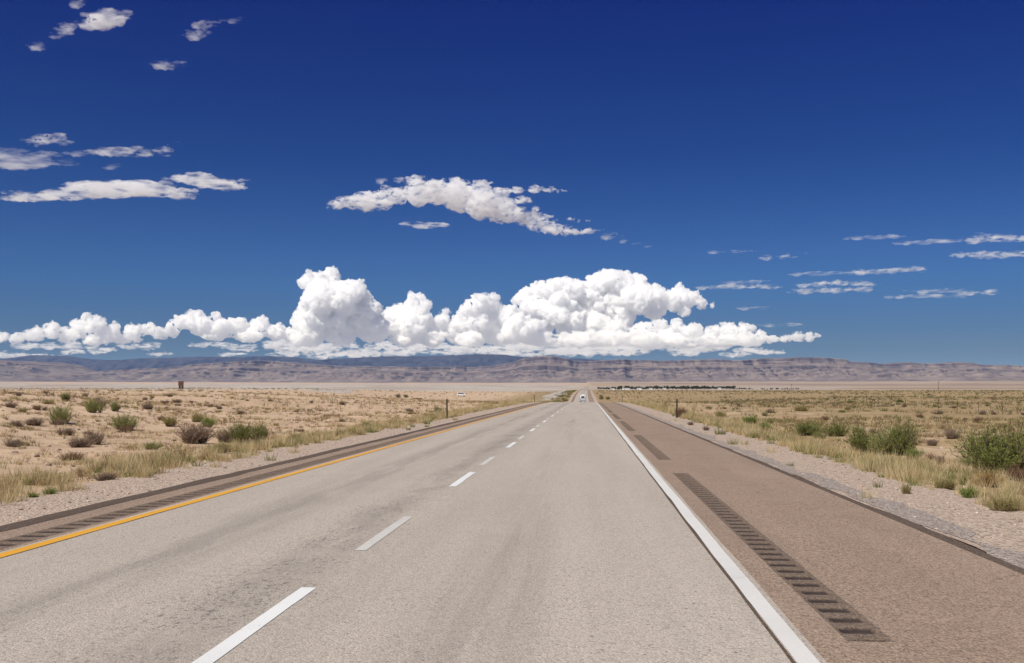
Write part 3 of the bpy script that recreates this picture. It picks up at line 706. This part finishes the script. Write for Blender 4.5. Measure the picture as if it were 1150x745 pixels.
def bush_meshes(seed, pal, nst=150, nl=34, round_=.5, leaf=(.075, .014), bare=.12):
    """height about 1, radius about .75: upright feathery shrub of thin stems carrying many narrow leaves"""
    r = np.random.default_rng(seed); V, F, C = [], [], []; SV, SF = [], []
    lobes = [(r.uniform(-.5, .5), r.uniform(-.5, .5), r.uniform(.5, .92)) for _ in range(7)]; lobes[0] = (r.uniform(-.2, .2), r.uniform(-.2, .2), 1.0)
    nv = 0; ns = 0; q = 0
    for s in range(nst):
        lx, ly, lh = lobes[r.integers(0, 7)]
        a = r.uniform(0, 2 * np.pi); el = r.uniform(.15, 1.0) ** round_
        d = np.array([np.cos(a) * (1.05 - el * .75), np.sin(a) * (1.05 - el * .75), .06 + el]); d /= np.linalg.norm(d)
        L = lh * r.uniform(.7, 1.05) * (.75 + .25 * d[2]); b0 = np.array([lx * .8 + r.normal(0, .07), ly * .8 + r.normal(0, .07), 0.0])
        bend = np.array([r.normal(0, .10), r.normal(0, .10), r.normal(.05, .05)])
        T = np.linspace(0, 1, 5); pts = b0 + d * (T[:, None] * L) + bend * (T[:, None] ** 2)
        side = np.cross(d, (0, 0, 1.0)); side /= max(np.linalg.norm(side), 1e-6); up2 = np.cross(side, d)
        for k in range(5):
            w = .012 * (1 - .75 * T[k])
            for ang in (0, 2.1, 4.2): SV.append(pts[k] + (side * math.cos(ang) + up2 * math.sin(ang)) * w)
        for k in range(4):
            for j in range(3): SF.append((ns + k * 3 + j, ns + k * 3 + (j + 1) % 3, ns + k * 3 + 3 + (j + 1) % 3, ns + k * 3 + 3 + j))
        ns += 15
        t = r.uniform(bare, 1.03, nl) ** .9
        p = b0 + d * (t[:, None] * L) + bend * (t[:, None] ** 2) + r.normal(0, .022, (nl, 3))
        ld = d + r.normal(0, .55, (nl, 3)); ld /= np.linalg.norm(ld, axis=1)[:, None]
        wv = np.cross(ld, r.normal(size=(nl, 3))); wv /= np.linalg.norm(wv, axis=1)[:, None]
        ln = leaf[0] * r.uniform(.6, 1.3, (nl, 1)); ww = leaf[1] * r.uniform(.7, 1.3, (nl, 1))
        quad = np.stack([p, p + ld * ln * .5 + wv * ww * .5, p + ld * ln, p + ld * ln * .5 - wv * ww * .5], 1)
        V.append(quad.reshape(-1, 3)); col = pal[r.integers(0, len(pal))] * r.uniform(.7, 1.25, (nl, 1)); C.append(np.repeat(col, 4, 0))
    V = np.concatenate(V); C = np.clip(np.concatenate(C), 0, 1)
    V[:, 2] = np.maximum(V[:, 2], .005)
    f = np_mesh('foliage', V, np.arange(len(V)).reshape(-1, 4), False); col_attr(f, 'tone', C); f.materials.append(M['leaf'])
    st = np_mesh('stems', np.array(SV), np.array(SF), True); st.materials.append(M['twig'])
    return f, st
PAL = {'green': np.array([(.21, .25, .065), (.30, .31, .10), (.15, .185, .05)]), 'sage': np.array([(.34, .37, .13), (.42, .41, .17), (.26, .30, .10)]),
       'bright': np.array([(.23, .33, .065), (.29, .36, .09)]), 'olive': np.array([(.42, .37, .15), (.50, .43, .19), (.33, .30, .11)]),
       'dead': np.array([(.34, .25, .19), (.27, .19, .155), (.40, .31, .23)]), 'orange': np.array([(.44, .27, .07), (.38, .22, .05), (.34, .25, .08)]),
       'red': np.array([(.28, .155, .10), (.23, .125, .085)])}
BUSH = {}; BPOS = []
def bush(kind, px, py, wpx, hpx, label, dense=1.0, seed=0, name='bush', var=0, group=None):
    p = on_ground(px, py)
    if p is None: return
    key = (kind, var)
    if key not in BUSH: BUSH[key] = bush_meshes(hash(kind) % 97 + var if False else sum(map(ord, kind)) + var * 7, PAL[kind], int(190 * dense), 42, .9 if kind == 'orange' else .5, bare=.45 if kind in ('dead', 'red') and False else .1)
    d = math.hypot(p.x, p.y); k = d / FPX
    BPOS.append((p.x, p.y, wpx * k, hpx * k))
    o = empty(name, p, rng.uniform(0, 6.28), label, 'bush', group)
    sw = wpx * k / 1.45; o.scale = (sw, sw, hpx * k * 1.02)
    for me in BUSH[key]: link(me.name, me, o)
    return o
B = [
 ('sage', 67, 476, 28, 21, 'grey-green bush highest up on the bare left slope, large one on the left'), ('sage', 104, 464, 20, 17, 'rounded grey-green bush third from the left edge on the pale slope'),
 ('sage', 129, 462, 10, 13, 'thin upright bush beside the rounded grey-green one on the pale slope'), ('green', 73, 450, 12, 9, 'small dark bush on the crest of the left mound'),
 ('sage', 139, 483, 31, 18, 'wide grey-green bush in the middle of the left slope'), ('olive', 190, 479, 21, 13, 'low yellowish bush left of the dead grey bush'),
 ('olive', 221, 474, 15, 12, 'yellowish bush directly behind the dead grey bush'), ('bright', 236, 480, 21, 14, 'brightest green bush on the left slope, behind the dead grey bush'),
 ('dead', 217, 498, 40, 24, 'dead purplish-grey bush with dry twigs on the left slope'), ('green', 276, 498, 40, 25, 'largest green bush on the left side, near the road'),
 ('green', 292, 494, 18, 20, 'green bush leaning against the largest left bush'), ('dead', 252, 497, 22, 14, 'small dead grey bush between the dead bush and the largest left bush'),
 ('olive', 247, 509, 20, 14, 'yellow-green bush in front of the largest left bush, nearest to the verge'), ('bright', 54, 556, 18, 9, 'bright green weed in the verge grass at the far left'),
 ('bright', 37, 560, 12, 7, 'smaller green weed left of the bright weed in the verge'), ('olive', 34, 545, 15, 9, 'olive tuft behind the two green weeds at the far left'),
 ('sage', 170, 505, 22, 9, 'low sprawling grey-green plant below the wide bush of the left slope'), ('dead', 120, 540, 24, 10, 'low dead plant just above the left verge'),
 ('dead', 38, 478, 22, 9, 'flat dead bush at the left edge of the pale slope'), ('dead', 165, 460, 16, 9, 'dry brown bush near the top of the left mound'),
 ('olive', 330, 497, 20, 12, 'yellow bush in the verge right of the largest left bush'), ('sage', 410, 481, 16, 8, 'low green plant beside the left verge, before the marker post'),
 ('green', 491, 465, 12, 10, 'green bush just left of the left marker post'), ('olive', 481, 471, 14, 8, 'yellow tuft left of the left marker post'),
 ('green', 456, 446.5, 6, 4, 'dark round bush on the plain beside the long low barrier'), ('dead', 447, 446.5, 9, 5, 'pale dry bush on the plain left of the dark round bush'),
 ('green', 1128, 532, 84, 50, 'biggest green bush at the right edge, casting dark shade'), ('orange', 1110, 547, 27, 18, 'orange-brown dome-shaped bush below the biggest right bush'),
 ('red', 1143, 541, 26, 17, 'reddish dead bush at the right edge below the biggest bush'), ('green', 1010, 511, 38, 43, 'tallest narrow green bush of the right-hand clump'),
 ('sage', 990, 511, 38, 29, 'grey-green bush in the middle of the right-hand clump'), ('green', 967, 507, 38, 29, 'dark green bush at the left end of the right-hand clump'),
 ('bright', 1027, 516, 17, 14, 'small fresh green bush at the right end of the right-hand clump'), ('green', 908, 489, 38, 16, 'long low green bush right of the verge, left one of a pair'),
 ('green', 940, 490, 38, 17, 'long low green bush right of the verge, right one of a pair'), ('bright', 842, 476, 19, 10, 'bright green bush in the right verge beyond the pair of low bushes'),
 ('bright', 856, 485, 16, 12, 'green tuft in front of the bright verge bush on the right'), ('olive', 808, 469, 14, 8, 'yellow-green bush in the right field past the marker post'),
 ('dead', 1048, 501, 16, 8, 'dark dead bush behind the right verge, left of the biggest bush'), ('dead', 1069, 493, 18, 11, 'brown dead bush on the open soil left of the biggest bush'),
 ('dead', 1056, 522, 14, 12, 'twiggy grey plant between the right clump and the biggest bush'), ('sage', 1084, 523, 13, 9, 'small grey plant touching the left side of the biggest bush'),
 ('red', 764, 469, 14, 12, 'rust-coloured bush against the right marker post'), ('bright', 1085, 560, 24, 15, 'fresh green weed at the edge of the right gravel'),
 ('olive', 1063, 550, 22, 14, 'yellow-green tuft at the gravel edge left of the fresh green weed'), ('olive', 1128, 575, 30, 20, 'tall straw-coloured tuft at the bottom right verge'),
 ('olive', 1019, 556, 11, 14, 'lone sprig standing in the right gravel'), ('dead', 776, 478, 7, 5, 'tiny dry plant at the gravel edge by the right marker post'),
 ('dead', 793, 484, 9, 6, 'little dry plant in the right gravel past the marker post'), ('green', 675.5, 448.4, 6, 4, 'left one of two dark round bushes by the far right shoulder'),
 ('green', 683, 448.8, 6, 4, 'right one of two dark round bushes by the far right shoulder'), ('olive', 900, 462, 16, 8, 'olive bush out in the right field, beyond the pair of low bushes'),
 ('green', 1010, 452, 10, 4, 'dark flat bush far out in the right field'), ('green', 955, 453, 9, 4, 'dark green spot of scrub far out in the right field, left of the flat one'),
]
for i, (kind, px, py, wp, hp, lab) in enumerate(B):
    bush(kind, px, py, wp, hp, lab, 1.7 if wp > 60 else 1.0, var=7 if wp > 60 else i % 3)
# shrubs along the median beyond the crest, standing where the two carriageways draw apart
for i, (Y, X) in enumerate([(300, -9.6), (330, -11), (380, -10), (430, -12.5), (520, -10.2), (560, -12), (620, -10), (700, -11), (520, -14), (640, -14), (560, 8.5), (640, 9.5), (760, 9)]):
    X = X + float(BEND(Y)); o = empty('bush', (X, Y, float(ground(X, Y))), rng.uniform(0, 6), 'olive shrub in the row between the two far carriageways' if X < 0 else 'dark shrub beside the far end of the road, right side', 'bush', 'shrubs along the median' if X < 0 else 'shrubs right of the far road')
    s = rng.uniform(1.3, 2.3); o.scale = (s, s, s * .75)
    for me in BUSH[('green' if i % 2 else 'olive', next(v for v in range(3) if ('green' if i % 2 else 'olive', v) in BUSH))]: link(me.name, me, o)

# small dry shrubs strewn over both fields, each its own plant
KINDS = [('dead', 0), ('dead', 1), ('olive', 0), ('red', 3), ('sage', 1), ('dead', 2)]
for key in KINDS:
    if key not in BUSH: BUSH[key] = bush_meshes(sum(map(ord, key[0])) + key[1] * 7, PAL[key[0]], 120, 34)
def strewn(n, x0, x1, y0, y1, lab, grp, s0, s1, seed, kinds):
    r = np.random.default_rng(seed); done = 0
    while done < n:
        y = y0 + (y1 - y0) * r.uniform() ** 1.25; x = r.uniform(x0, x1)
        if not (-.62 < x / y < .46) or r.uniform() > .08 + clump_n(np.array(x), np.array(y), 5, .4, .6, 61): continue
        o = empty('dry_shrub', (x, y, float(ground(x, y)) - .01), r.uniform(0, 6.28), lab, 'shrub', grp); s = r.uniform(s0, s1)
        o.scale = (s, s * r.uniform(.8, 1.2), s * r.uniform(.55, .95))
        for me in BUSH[kinds[r.integers(0, len(kinds))]]: link(me.name, me, o)
        done += 1
strewn(85, -45, -11.2, 14, 95, 'small low dry shrub strewn over the pale left bank', 'low shrubs on the left bank', .2, .5, 5, [KINDS[0], KINDS[1], KINDS[2], KINDS[3], KINDS[5]])
strewn(85, 9.8, 55, 17, 130, 'small low dry shrub strewn over the right field', 'low shrubs in the right field', .22, .55, 6, [KINDS[0], KINDS[2], KINDS[2], KINDS[3], KINDS[4]])

# grass and scrub: none grows right against or just before the shrubs
verge = []
for (x0, x1, n, y0, y1, nb, hm) in [(5.75, 7.6, 5200, 7, 70, 34, .30), (5.9, 9.5, 5200, 70, 320, 12, .38), (-10.6, -8.5, 3300, 9, 70, 34, .28), (-12.0, -8.7, 4600, 70, 330, 12, .36),
                                    (7.2, 10.5, 2200, 7, 70, 30, .30), (-13.0, -10.2, 900, 9, 70, 26, .24)]:
    edge = x0 if x0 > 0 else x1
    c = scatter(n, x0, x1, y0, y1, lambda x, y: .06 + .94 * clump_n(x, y, 1.1, .40, .58), 1.5)
    N = len(c); h = hm * rng.uniform(.35, 1.25, N) * (.45 + .75 * clump_n(c[:, 0], c[:, 1], .9, .35, .65, 44))
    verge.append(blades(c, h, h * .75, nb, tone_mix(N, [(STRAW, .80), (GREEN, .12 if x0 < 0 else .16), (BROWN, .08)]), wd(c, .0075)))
# green weeds along the edge and sprigs standing in the gravel
for (x0, x1, n, y0, y1) in [(5.7, 7.2, 70, 9, 60), (-10.4, -8.6, 45, 10, 60), (4.3, 5.8, 16, 8, 60), (-8.2, -7.3, 9, 20, 60)]:
    c = scatter(n, x0, x1, y0, y1); N = len(c); h = rng.uniform(.1, .34, N)
    verge.append(blades(c, h, h * .9, 60, tone_mix(N, [(GREEN, .8), (STRAW, .2)]), wd(c, .009)))
stuff('roadside_grass', verge, M['leaf'])
scrub = []
for (n, x0, x1, y0, y1, nb, hm, parts, s, bs) in [
    (13000, -60, -10.5, 10, 80, 15, .17, [(BROWN, .50), (STRAW, .36), (SAGE, .14)], 2.4, 1.1),
    (9500, -110, -11, 60, 240, 10, .30, [(BROWN, .44), (STRAW, .40), (SAGE, .16)], 6, 1.2),
    (19000, 8, 60, 9, 80, 17, .23, [(STRAW, .30), (BROWN, .38), (SAGE, .32)], 2.4, 1.1),
    (17000, 9, 150, 65, 300, 10, .38, [(SAGE, .36), (DARK, .20), (STRAW, .16), (BROWN, .28)], 7, 1.3),
    (13000, 12, 700, 250, 1200, 9, .65, [(SAGE, .38), (DARK, .34), (BROWN, .18), (STRAW, .10)], 26, 1.5),
    (3500, -420, -14, 220, 900, 9, .60, [(SAGE, .35), (BROWN, .40), (STRAW, .25)], 22, 1.5),
    (700, -19, -10, 230, 1100, 12, .8, [(GREEN, .5), (SAGE, .5)], 12, 1.2)]:
    c = scatter(n, x0, x1, y0, y1, lambda x, y: .12 + .88 * clump_n(x, y, s, .36, .62, 50), bs)
    N = len(c); h = hm * rng.uniform(.4, 1.35, N)
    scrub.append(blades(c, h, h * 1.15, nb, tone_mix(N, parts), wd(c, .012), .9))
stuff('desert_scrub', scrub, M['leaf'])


def stones():
    V0, F0 = ico(1); Vs, Fs, Cs, n = [], [], [], 0
    for (cnt, x0, x1, y0, y1, s0, s1) in [(700, 4.1, 6.6, 5, 60, .010, .030), (600, -9.4, -7.1, 8, 60, .010, .030), (350, -30, -10, 12, 60, .03, .09), (300, 8, 35, 14, 60, .03, .08), (120, 5.6, 7, 6, 50, .02, .05)]:
        c = scatter(cnt, x0, x1, y0, y1, None, 1.4); c[:, 2] = np.where((c[:, 0] < 6.2) & (c[:, 0] > -8.9), P(c[:, 1]) - .012, c[:, 2])
        for q in c:
            s = rng.uniform(s0, s1) * np.array((rng.uniform(.8, 1.4), rng.uniform(.8, 1.4), rng.uniform(.45, .8))); v = V0 * (1 + rng.normal(0, .12, (len(V0), 1)))
            Vs.append(v * s + q + (0, 0, s[2] * .35)); Fs.append(F0 + n); n += len(V0)
            Cs.append(np.tile(np.array([(.46, .345, .26), (.36, .27, .21), (.52, .42, .33), (.27, .205, .165)])[rng.integers(0, 4)] * rng.uniform(.8, 1.2), (len(V0), 1)))
    me = np_mesh('loose_stones', np.concatenate(Vs), np.concatenate(Fs), False); col_attr(me, 'tone', np.clip(np.concatenate(Cs), 0, 1))
    t = NT('stone'); t.base(t.attr('tone')); tag(link('loose_stones', me, None, [t.m]), kind='stuff')
stones()

# ------------------------------------------------------------------ roadside things
M['post'] = plain('weathered_brown_steel', (.085, .06, .05), .6, .2); M['white_metal'] = plain('white_enamel', (.72, .72, .72), .35, 0, .06)
M['dark_glass'] = plain('dark_window_glass', (.012, .014, .018), .08, 0, .1); M['bluegrey'] = plain('blue_grey_paint', (.14, .19, .30), .35, 0, .1)
M['rubber'] = plain('tyre_rubber', (.02, .02, .02), .85); M['red_lens'] = plain('red_lens', (.4, .02, .015), .25); M['chrome'] = plain('bumper_steel', (.45, .45, .45), .3, .8, .1)
M['wood'] = plain('dark_stained_wood', (.11, .048, .03), .8); M['wood2'] = plain('dark_timber', (.055, .035, .028), .85)
M['refl'] = plain('dull_reflector', (.30, .22, .12), .35); M['galv'] = plain('galvanised_wire', (.22, .21, .20), .5, .6); M['pole'] = plain('creosoted_pole', (.075, .055, .045), .9)
M['roof'] = plain('tin_roof', (.42, .40, .38), .5); M['door'] = plain('dark_door', (.07, .07, .08), .6)
def delineator(X, Y, h, label):
    X = X + float(BEND(Y)); z = float(P(Y)) - .05 if abs(X) < 9 else float(ground(X, Y))
    o = empty('marker_post', (X, Y, min(z, float(ground(X, Y)) + .02)), 0, label, 'marker post')
    bm = bmesh.new(); box(bm, (0, .012, h / 2 - .15), (.05, .006, h + .3), .002)
    for s in (-1, 1): box(bm, (s * .028, -.008, h / 2 - .15), (.006, .045, h + .3), .002)
    for s in (-1, 1): box(bm, (s * .037, -.028, h / 2 - .15), (.018, .006, h + .3), .002)
    bm_obj('post', bm, M['post'], o)
    bm = bmesh.new(); cyl(bm, (0, .019, h - .09), .038, .008, 'Y', 20); bm_obj('reflector', bm, M['refl'], o)
    o.rotation_euler = (R(1.2), R(-1.0 if X < 0 else .6), R(4)); return o
delineator(-8.5, 62, 1.22, 'dark marker post standing at the left edge of the gravel'); delineator(5.5, 64, 1.22, 'dark marker post standing at the right edge of the gravel')
delineator(-8.5, 165, 1.22, 'tiny far marker post on the left, near where the road drops away'); delineator(5.5, 164, 1.22, 'tiny far marker post on the right, near where the road drops away')

def motorhome(X, Y):
    o = empty('motorhome', (X + float(BEND(Y)), Y, float(P(Y)) + .02), 0, 'white motorhome with dark rear window driving away down the far road', 'motorhome')
    bm = bmesh.new(); box(bm, (0, 3.3, 2.05), (2.45, 6.6, 2.6), .16); box(bm, (0, 7.2, 1.45), (2.1, 1.5, 1.6), .2); bm_obj('body', bm, M['white_metal'], o)
    bm = bmesh.new(); box(bm, (0, 3.3, .72), (2.38, 6.4, .5), .05); bm_obj('skirt', bm, M['bluegrey'], o)
    bm = bmesh.new(); box(bm, (0, -.02, 2.35), (1.5, .08, .8), .03); w_ = bm_obj('window', bm, M['dark_glass'], o)
    bm = bmesh.new(); box(bm, (0, -.06, 1.55), (2.3, .05, .3), .02); bm_obj('stripe', bm, M['bluegrey'], o)
    bm = bmesh.new(); box(bm, (0, -.16, .55), (2.4, .22, .2), .04); bm_obj('bumper', bm, M['chrome'], o)
    bm = bmesh.new(); box(bm, (0, 3, 3.5), (1.1, .9, .3), .08); bm_obj('roof_vent', bm, M['white_metal'], o)
    for s in (-1, 1):
        bm = bmesh.new(); box(bm, (s * 1.08, -.03, 1.15), (.16, .07, .4), .02); bm_obj('taillight', bm, M['red_lens'], o)
        bm = bmesh.new(); box(bm, (s * 1.35, 7.0, 1.9), (.22, .12, .4), .03); bm_obj('mirror', bm, M['dark_glass'], o)
        for y in (1.6, 6.6):
            bm = bmesh.new(); cyl(bm, (s * 1.0, y, .38), .38, .28, 'X', 24); wh = bm_obj('wheel', bm, M['rubber'], o, True)
            bm = bmesh.new(); cyl(bm, (s * 1.145, y, .38), .2, .02, 'X', 20); bm_obj('rim', bm, M['chrome'], wh)
motorhome(-1.35, 470)

def car(loc, rz, label):
    o = empty('parked_van', loc, rz, label, 'van')
    bm = bmesh.new(); box(bm, (0, 0, .95), (4.9, 1.9, 1.1), .15); vs = box(bm, (-.35, 0, 1.8), (3.9, 1.75, .85), .2); bm_obj('body', bm, M['white_metal'], o)
    for s in (-1, 1):
        bm = bmesh.new(); box(bm, (-.3, s * .9, 1.8), (3.2, .05, .5), .02); bm_obj('window', bm, M['dark_glass'], o)
        for x in (-1.5, 1.5):
            bm = bmesh.new(); cyl(bm, (x, s * .86, .35), .35, .24, 'Y', 24); bm_obj('wheel', bm, M['rubber'], o, True)
    bm = bmesh.new(); box(bm, (1.66, 0, 1.75), (.06, 1.5, .5), .02, None); bm_obj('windscreen', bm, M['dark_glass'], o)
q = at_depth(518, 560); car(q, R(8), 'white van standing far out on the plain, beyond the left marker post')

# big wooden board on two legs, left
q = at_depth(203, 440)
o = empty('sign_board', q, R(-12), 'dark brown wooden board on two thick legs at the top of the left plain', 'sign')
bm = bmesh.new()
for k in range(5): box(bm, (0, 0, 1.62 + k * .36), (2.75, .09, .345), .012)
bm_obj('panel', bm, M['wood'], o)
for s in (-1, 1):
    bm = bmesh.new(); box(bm, (s * .66, .19, 1.45), (.98, .28, 3.7), .02); bm_obj('leg', bm, M['wood2'], o)
bm = bmesh.new(); box(bm, (0, .05, 3.43), (3.0, .42, .1), .02); bm_obj('cap', bm, M['wood2'], o)

q = at_depth(468.5, 300)
o = empty('low_barrier', q, R(4), 'long low dark barrier lying out on the left plain', 'barrier')
bm = bmesh.new(); box(bm, (0, 0, .42), (2.9, .16, .34), .02); bm_obj('rail', bm, M['wood2'], o)
for s in (-1, 0, 1):
    bm = bmesh.new(); box(bm, (s * 1.2, .14, .2), (.16, .12, .9), .01); bm_obj('post', bm, M['wood2'], o)

# leaning dead branch on the right
q = on_ground(707, 446.5)
bm = bmesh.new()
def limb(a, b, r0, r1):
    a, b = Vector(a), Vector(b); d = b - a; m = Matrix.Translation((a + b) / 2) @ d.to_track_quat('Z', 'Y').to_matrix().to_4x4()
    bmesh.ops.create_cone(bm, cap_ends=True, segments=8, radius1=r0, radius2=r1, depth=d.length, matrix=m)
k = math.hypot(q.x, q.y) / FPX
limb((0, 0, -.05), (-2.4 * k, 0, 3.2 * k), .09, .07); limb((-2.35 * k, 0, 3.1 * k), (-5.4 * k, .1, 6.0 * k), .07, .04); limb((-5.3 * k, .1, 5.9 * k), (-7.6 * k, .1, 6.4 * k), .045, .02); limb((-2.4 * k, 0, 3.1 * k), (-1.2 * k, .2, 4.6 * k), .04, .015)
o = bm_obj('dead_branch', bm, M['wood'], None, True); o.location = q; tag(o, 'bent reddish dead branch sticking up beside the far right verge', 'branch')

# utility poles on the right plain
def utility(px, Y, h, label):
    q = at_depth(px, Y); o = empty('utility_pole', q, R(20), label, 'utility pole')
    bm = bmesh.new(); cyl(bm, (0, 0, h / 2 - .3), .22, h + .6, 'Z', 10, .15); bm_obj('pole', bm, M['pole'], o)
    bm = bmesh.new(); box(bm, (0, 0, h - .6), (2.6, .16, .2), .02); bm_obj('crossarm', bm, M['pole'], o)
    for s in (-1.15, -.4, .4, 1.15):
        bm = bmesh.new(); cyl(bm, (s, 0, h - .4), .05, .18, 'Z', 8, .03); bm_obj('insulator', bm, M['refl'], o)
utility(1054, 1000, 8.6, 'tallest utility pole, alone on the right plain'); utility(889, 1350, 8.2, 'utility pole rising beside the right end of the far grove')

# wire fence along the right-hand boundary
o = empty('wire_fence', (34.5, 78, float(ground(34.5, 78))), 0, 'thin wire fence with steel posts along the right side of the field', 'fence')
ysf = [78 + 5.2 * i for i in range(80)]; z0 = o.location.z
for i, y in enumerate(ysf):
    z = float(ground(34.5, y)) - z0; big = False
    bm = bmesh.new(); box(bm, (0, y - 78, z + (.68 if big else .5)), (.09 if big else .028, .09 if big else .028, 1.6 if big else 1.35), .008); bm_obj('post', bm, M['pole' if big else 'post'], o)
for hgt in (.35, .62, .9, 1.18):
    V, F = [], []
    for i, y in enumerate(ysf):
        z = float(ground(34.5, y)) - z0 + hgt
        for a in (0, 2.1, 4.2): V.append((.03 + .004 * math.cos(a), y - 78, z + .004 * math.sin(a)))
        if i:
            for a in range(3): F.append(((i - 1) * 3 + a, (i - 1) * 3 + (a + 1) % 3, i * 3 + (a + 1) % 3, i * 3 + a))
    link('wire', np_mesh('wire', V, F), o, [M['galv']])

# ------------------------------------------------------------------ the far grove with its sheds
def tree_meshes(seed):
    r = np.random.default_rng(seed); n = 1500
    lob = [(r.normal(0, .22), r.normal(0, .22), r.uniform(.38, .86), r.uniform(.14, .27)) for _ in range(9)]
    k = r.integers(0, 9, n); L = np.array(lob)[k]; d = r.normal(size=(n, 3)); d /= np.linalg.norm(d, axis=1)[:, None]
    p = L[:, :3] + d * (L[:, 3:] * r.uniform(.55, 1.05, (n, 1))); s = r.uniform(.02, .05, (n, 1))
    a = r.normal(size=(n, 3)); a /= np.linalg.norm(a, axis=1)[:, None]; b = np.cross(a, r.normal(size=(n, 3))); b /= np.linalg.norm(b, axis=1)[:, None]
    V = np.stack([p - a * s, p + b * s * .8, p + a * s, p - b * s * .8], 1).reshape(-1, 3)
    col = np.array([(.065, .085, .045), (.085, .105, .055), (.05, .068, .04)])[r.integers(0, 3, n)]
    f = np_mesh('crown', V, np.arange(len(V)).reshape(-1, 4), False); col_attr(f, 'tone', np.repeat(col, 4, 0)); f.materials.append(M['leaf'])
    bm = bmesh.new(); bmesh.ops.create_cone(bm, cap_ends=True, segments=8, radius1=.035, radius2=.018, depth=.6, matrix=Matrix.Translation((0, 0, .27)))
    for j in range(4):
        e = Vector((lob[j][0], lob[j][1], lob[j][2])); s0 = Vector((0, 0, .32)); dd = e - s0
        bmesh.ops.create_cone(bm, cap_ends=True, segments=6, radius1=.014, radius2=.006, depth=dd.length, matrix=Matrix.Translation((s0 + e) / 2) @ dd.to_track_quat('Z', 'Y').to_matrix().to_4x4())
    me = bpy.data.meshes.new('trunk'); bm.to_mesh(me); bm.free(); me.materials.append(M['pole'])
    return f, me
TR = [tree_meshes(900 + i) for i in range(4)]
rt = np.random.default_rng(31)
spots = [(px, rt.uniform(2350, 2500), rt.uniform(5.5, 10)) for px in np.linspace(688, 794, 66)] + [(px, rt.uniform(2400, 2600), rt.uniform(6, 9)) for px in np.linspace(794, 824, 20)] \
    + [(px, rt.uniform(2400, 2500), rt.uniform(4.5, 7)) for px in np.linspace(672, 690, 13)] + [(px, rt.uniform(2600, 2700), rt.uniform(3, 6)) for px in np.linspace(824, 846, 14)] \
    + [(px, rt.uniform(1500, 1600), rt.uniform(2.2, 3.2)) for px in np.linspace(855, 897, 14)]
for i, (px, Y, h) in enumerate(spots):
    q = at_depth(px + rt.uniform(-1, 1), Y); near = Y < 2000
    o = empty('tree', q, rt.uniform(0, 6.28), ('low dark tree in the short row at the foot of the left utility pole' if near else 'dark green tree in the long grove on the far plain' if px < 793 else 'dark tree in the thin right end of the far grove'), 'tree',
              'short far tree row' if near else 'far grove' if px < 793 else 'thin end of the far grove')
    o.scale = (h * rt.uniform(.9, 1.3), h * rt.uniform(.9, 1.3), h)
    for me in TR[i % 4]: link(me.name, me, o)
sheds = [(688, 9, 3.0, 'leftmost long white shed before the far grove'), (703, 16, 3.2, 'longest white shed before the far grove'), (718, 10, 3.0, 'white shed right of the longest one at the far grove'), (731, 7, 2.8, 'small white shed right of centre before the far grove'), (746, 6, 3.0, 'little white house under the far trees'), (808, 6, 3.2, 'white shed alone at the right end of the far grove')]
for px, Lx, h, lab in sheds:
    q = at_depth(px, 2250); o = empty('shed', q, R(rt.uniform(-8, 8)), lab, 'shed')
    bm = bmesh.new(); box(bm, (0, 0, h / 2 - .3), (Lx, 6, h + .6)); bm_obj('wall', bm, M['white_metal'], o)
    bm = bmesh.new()
    vs = [bm.verts.new(c) for c in ((-Lx / 2 - .4, -3.5, h), (Lx / 2 + .4, -3.5, h), (Lx / 2 + .4, 0, h + 1.3), (-Lx / 2 - .4, 0, h + 1.3), (-Lx / 2 - .4, 3.5, h), (Lx / 2 + .4, 3.5, h))]
    bm.faces.new((vs[0], vs[1], vs[2], vs[3])); bm.faces.new((vs[3], vs[2], vs[5], vs[4])); bm.faces.new((vs[0], vs[3], vs[4])); bm.faces.new((vs[1], vs[5], vs[2])); bm.faces.new((vs[0], vs[4], vs[5], vs[1]))
    bm_obj('roof', bm, M['roof'], o)
    bm = bmesh.new(); box(bm, (-Lx * .2, -3.03, 1.1), (1.2, .08, 2.2)); bm_obj('door', bm, M['door'], o)
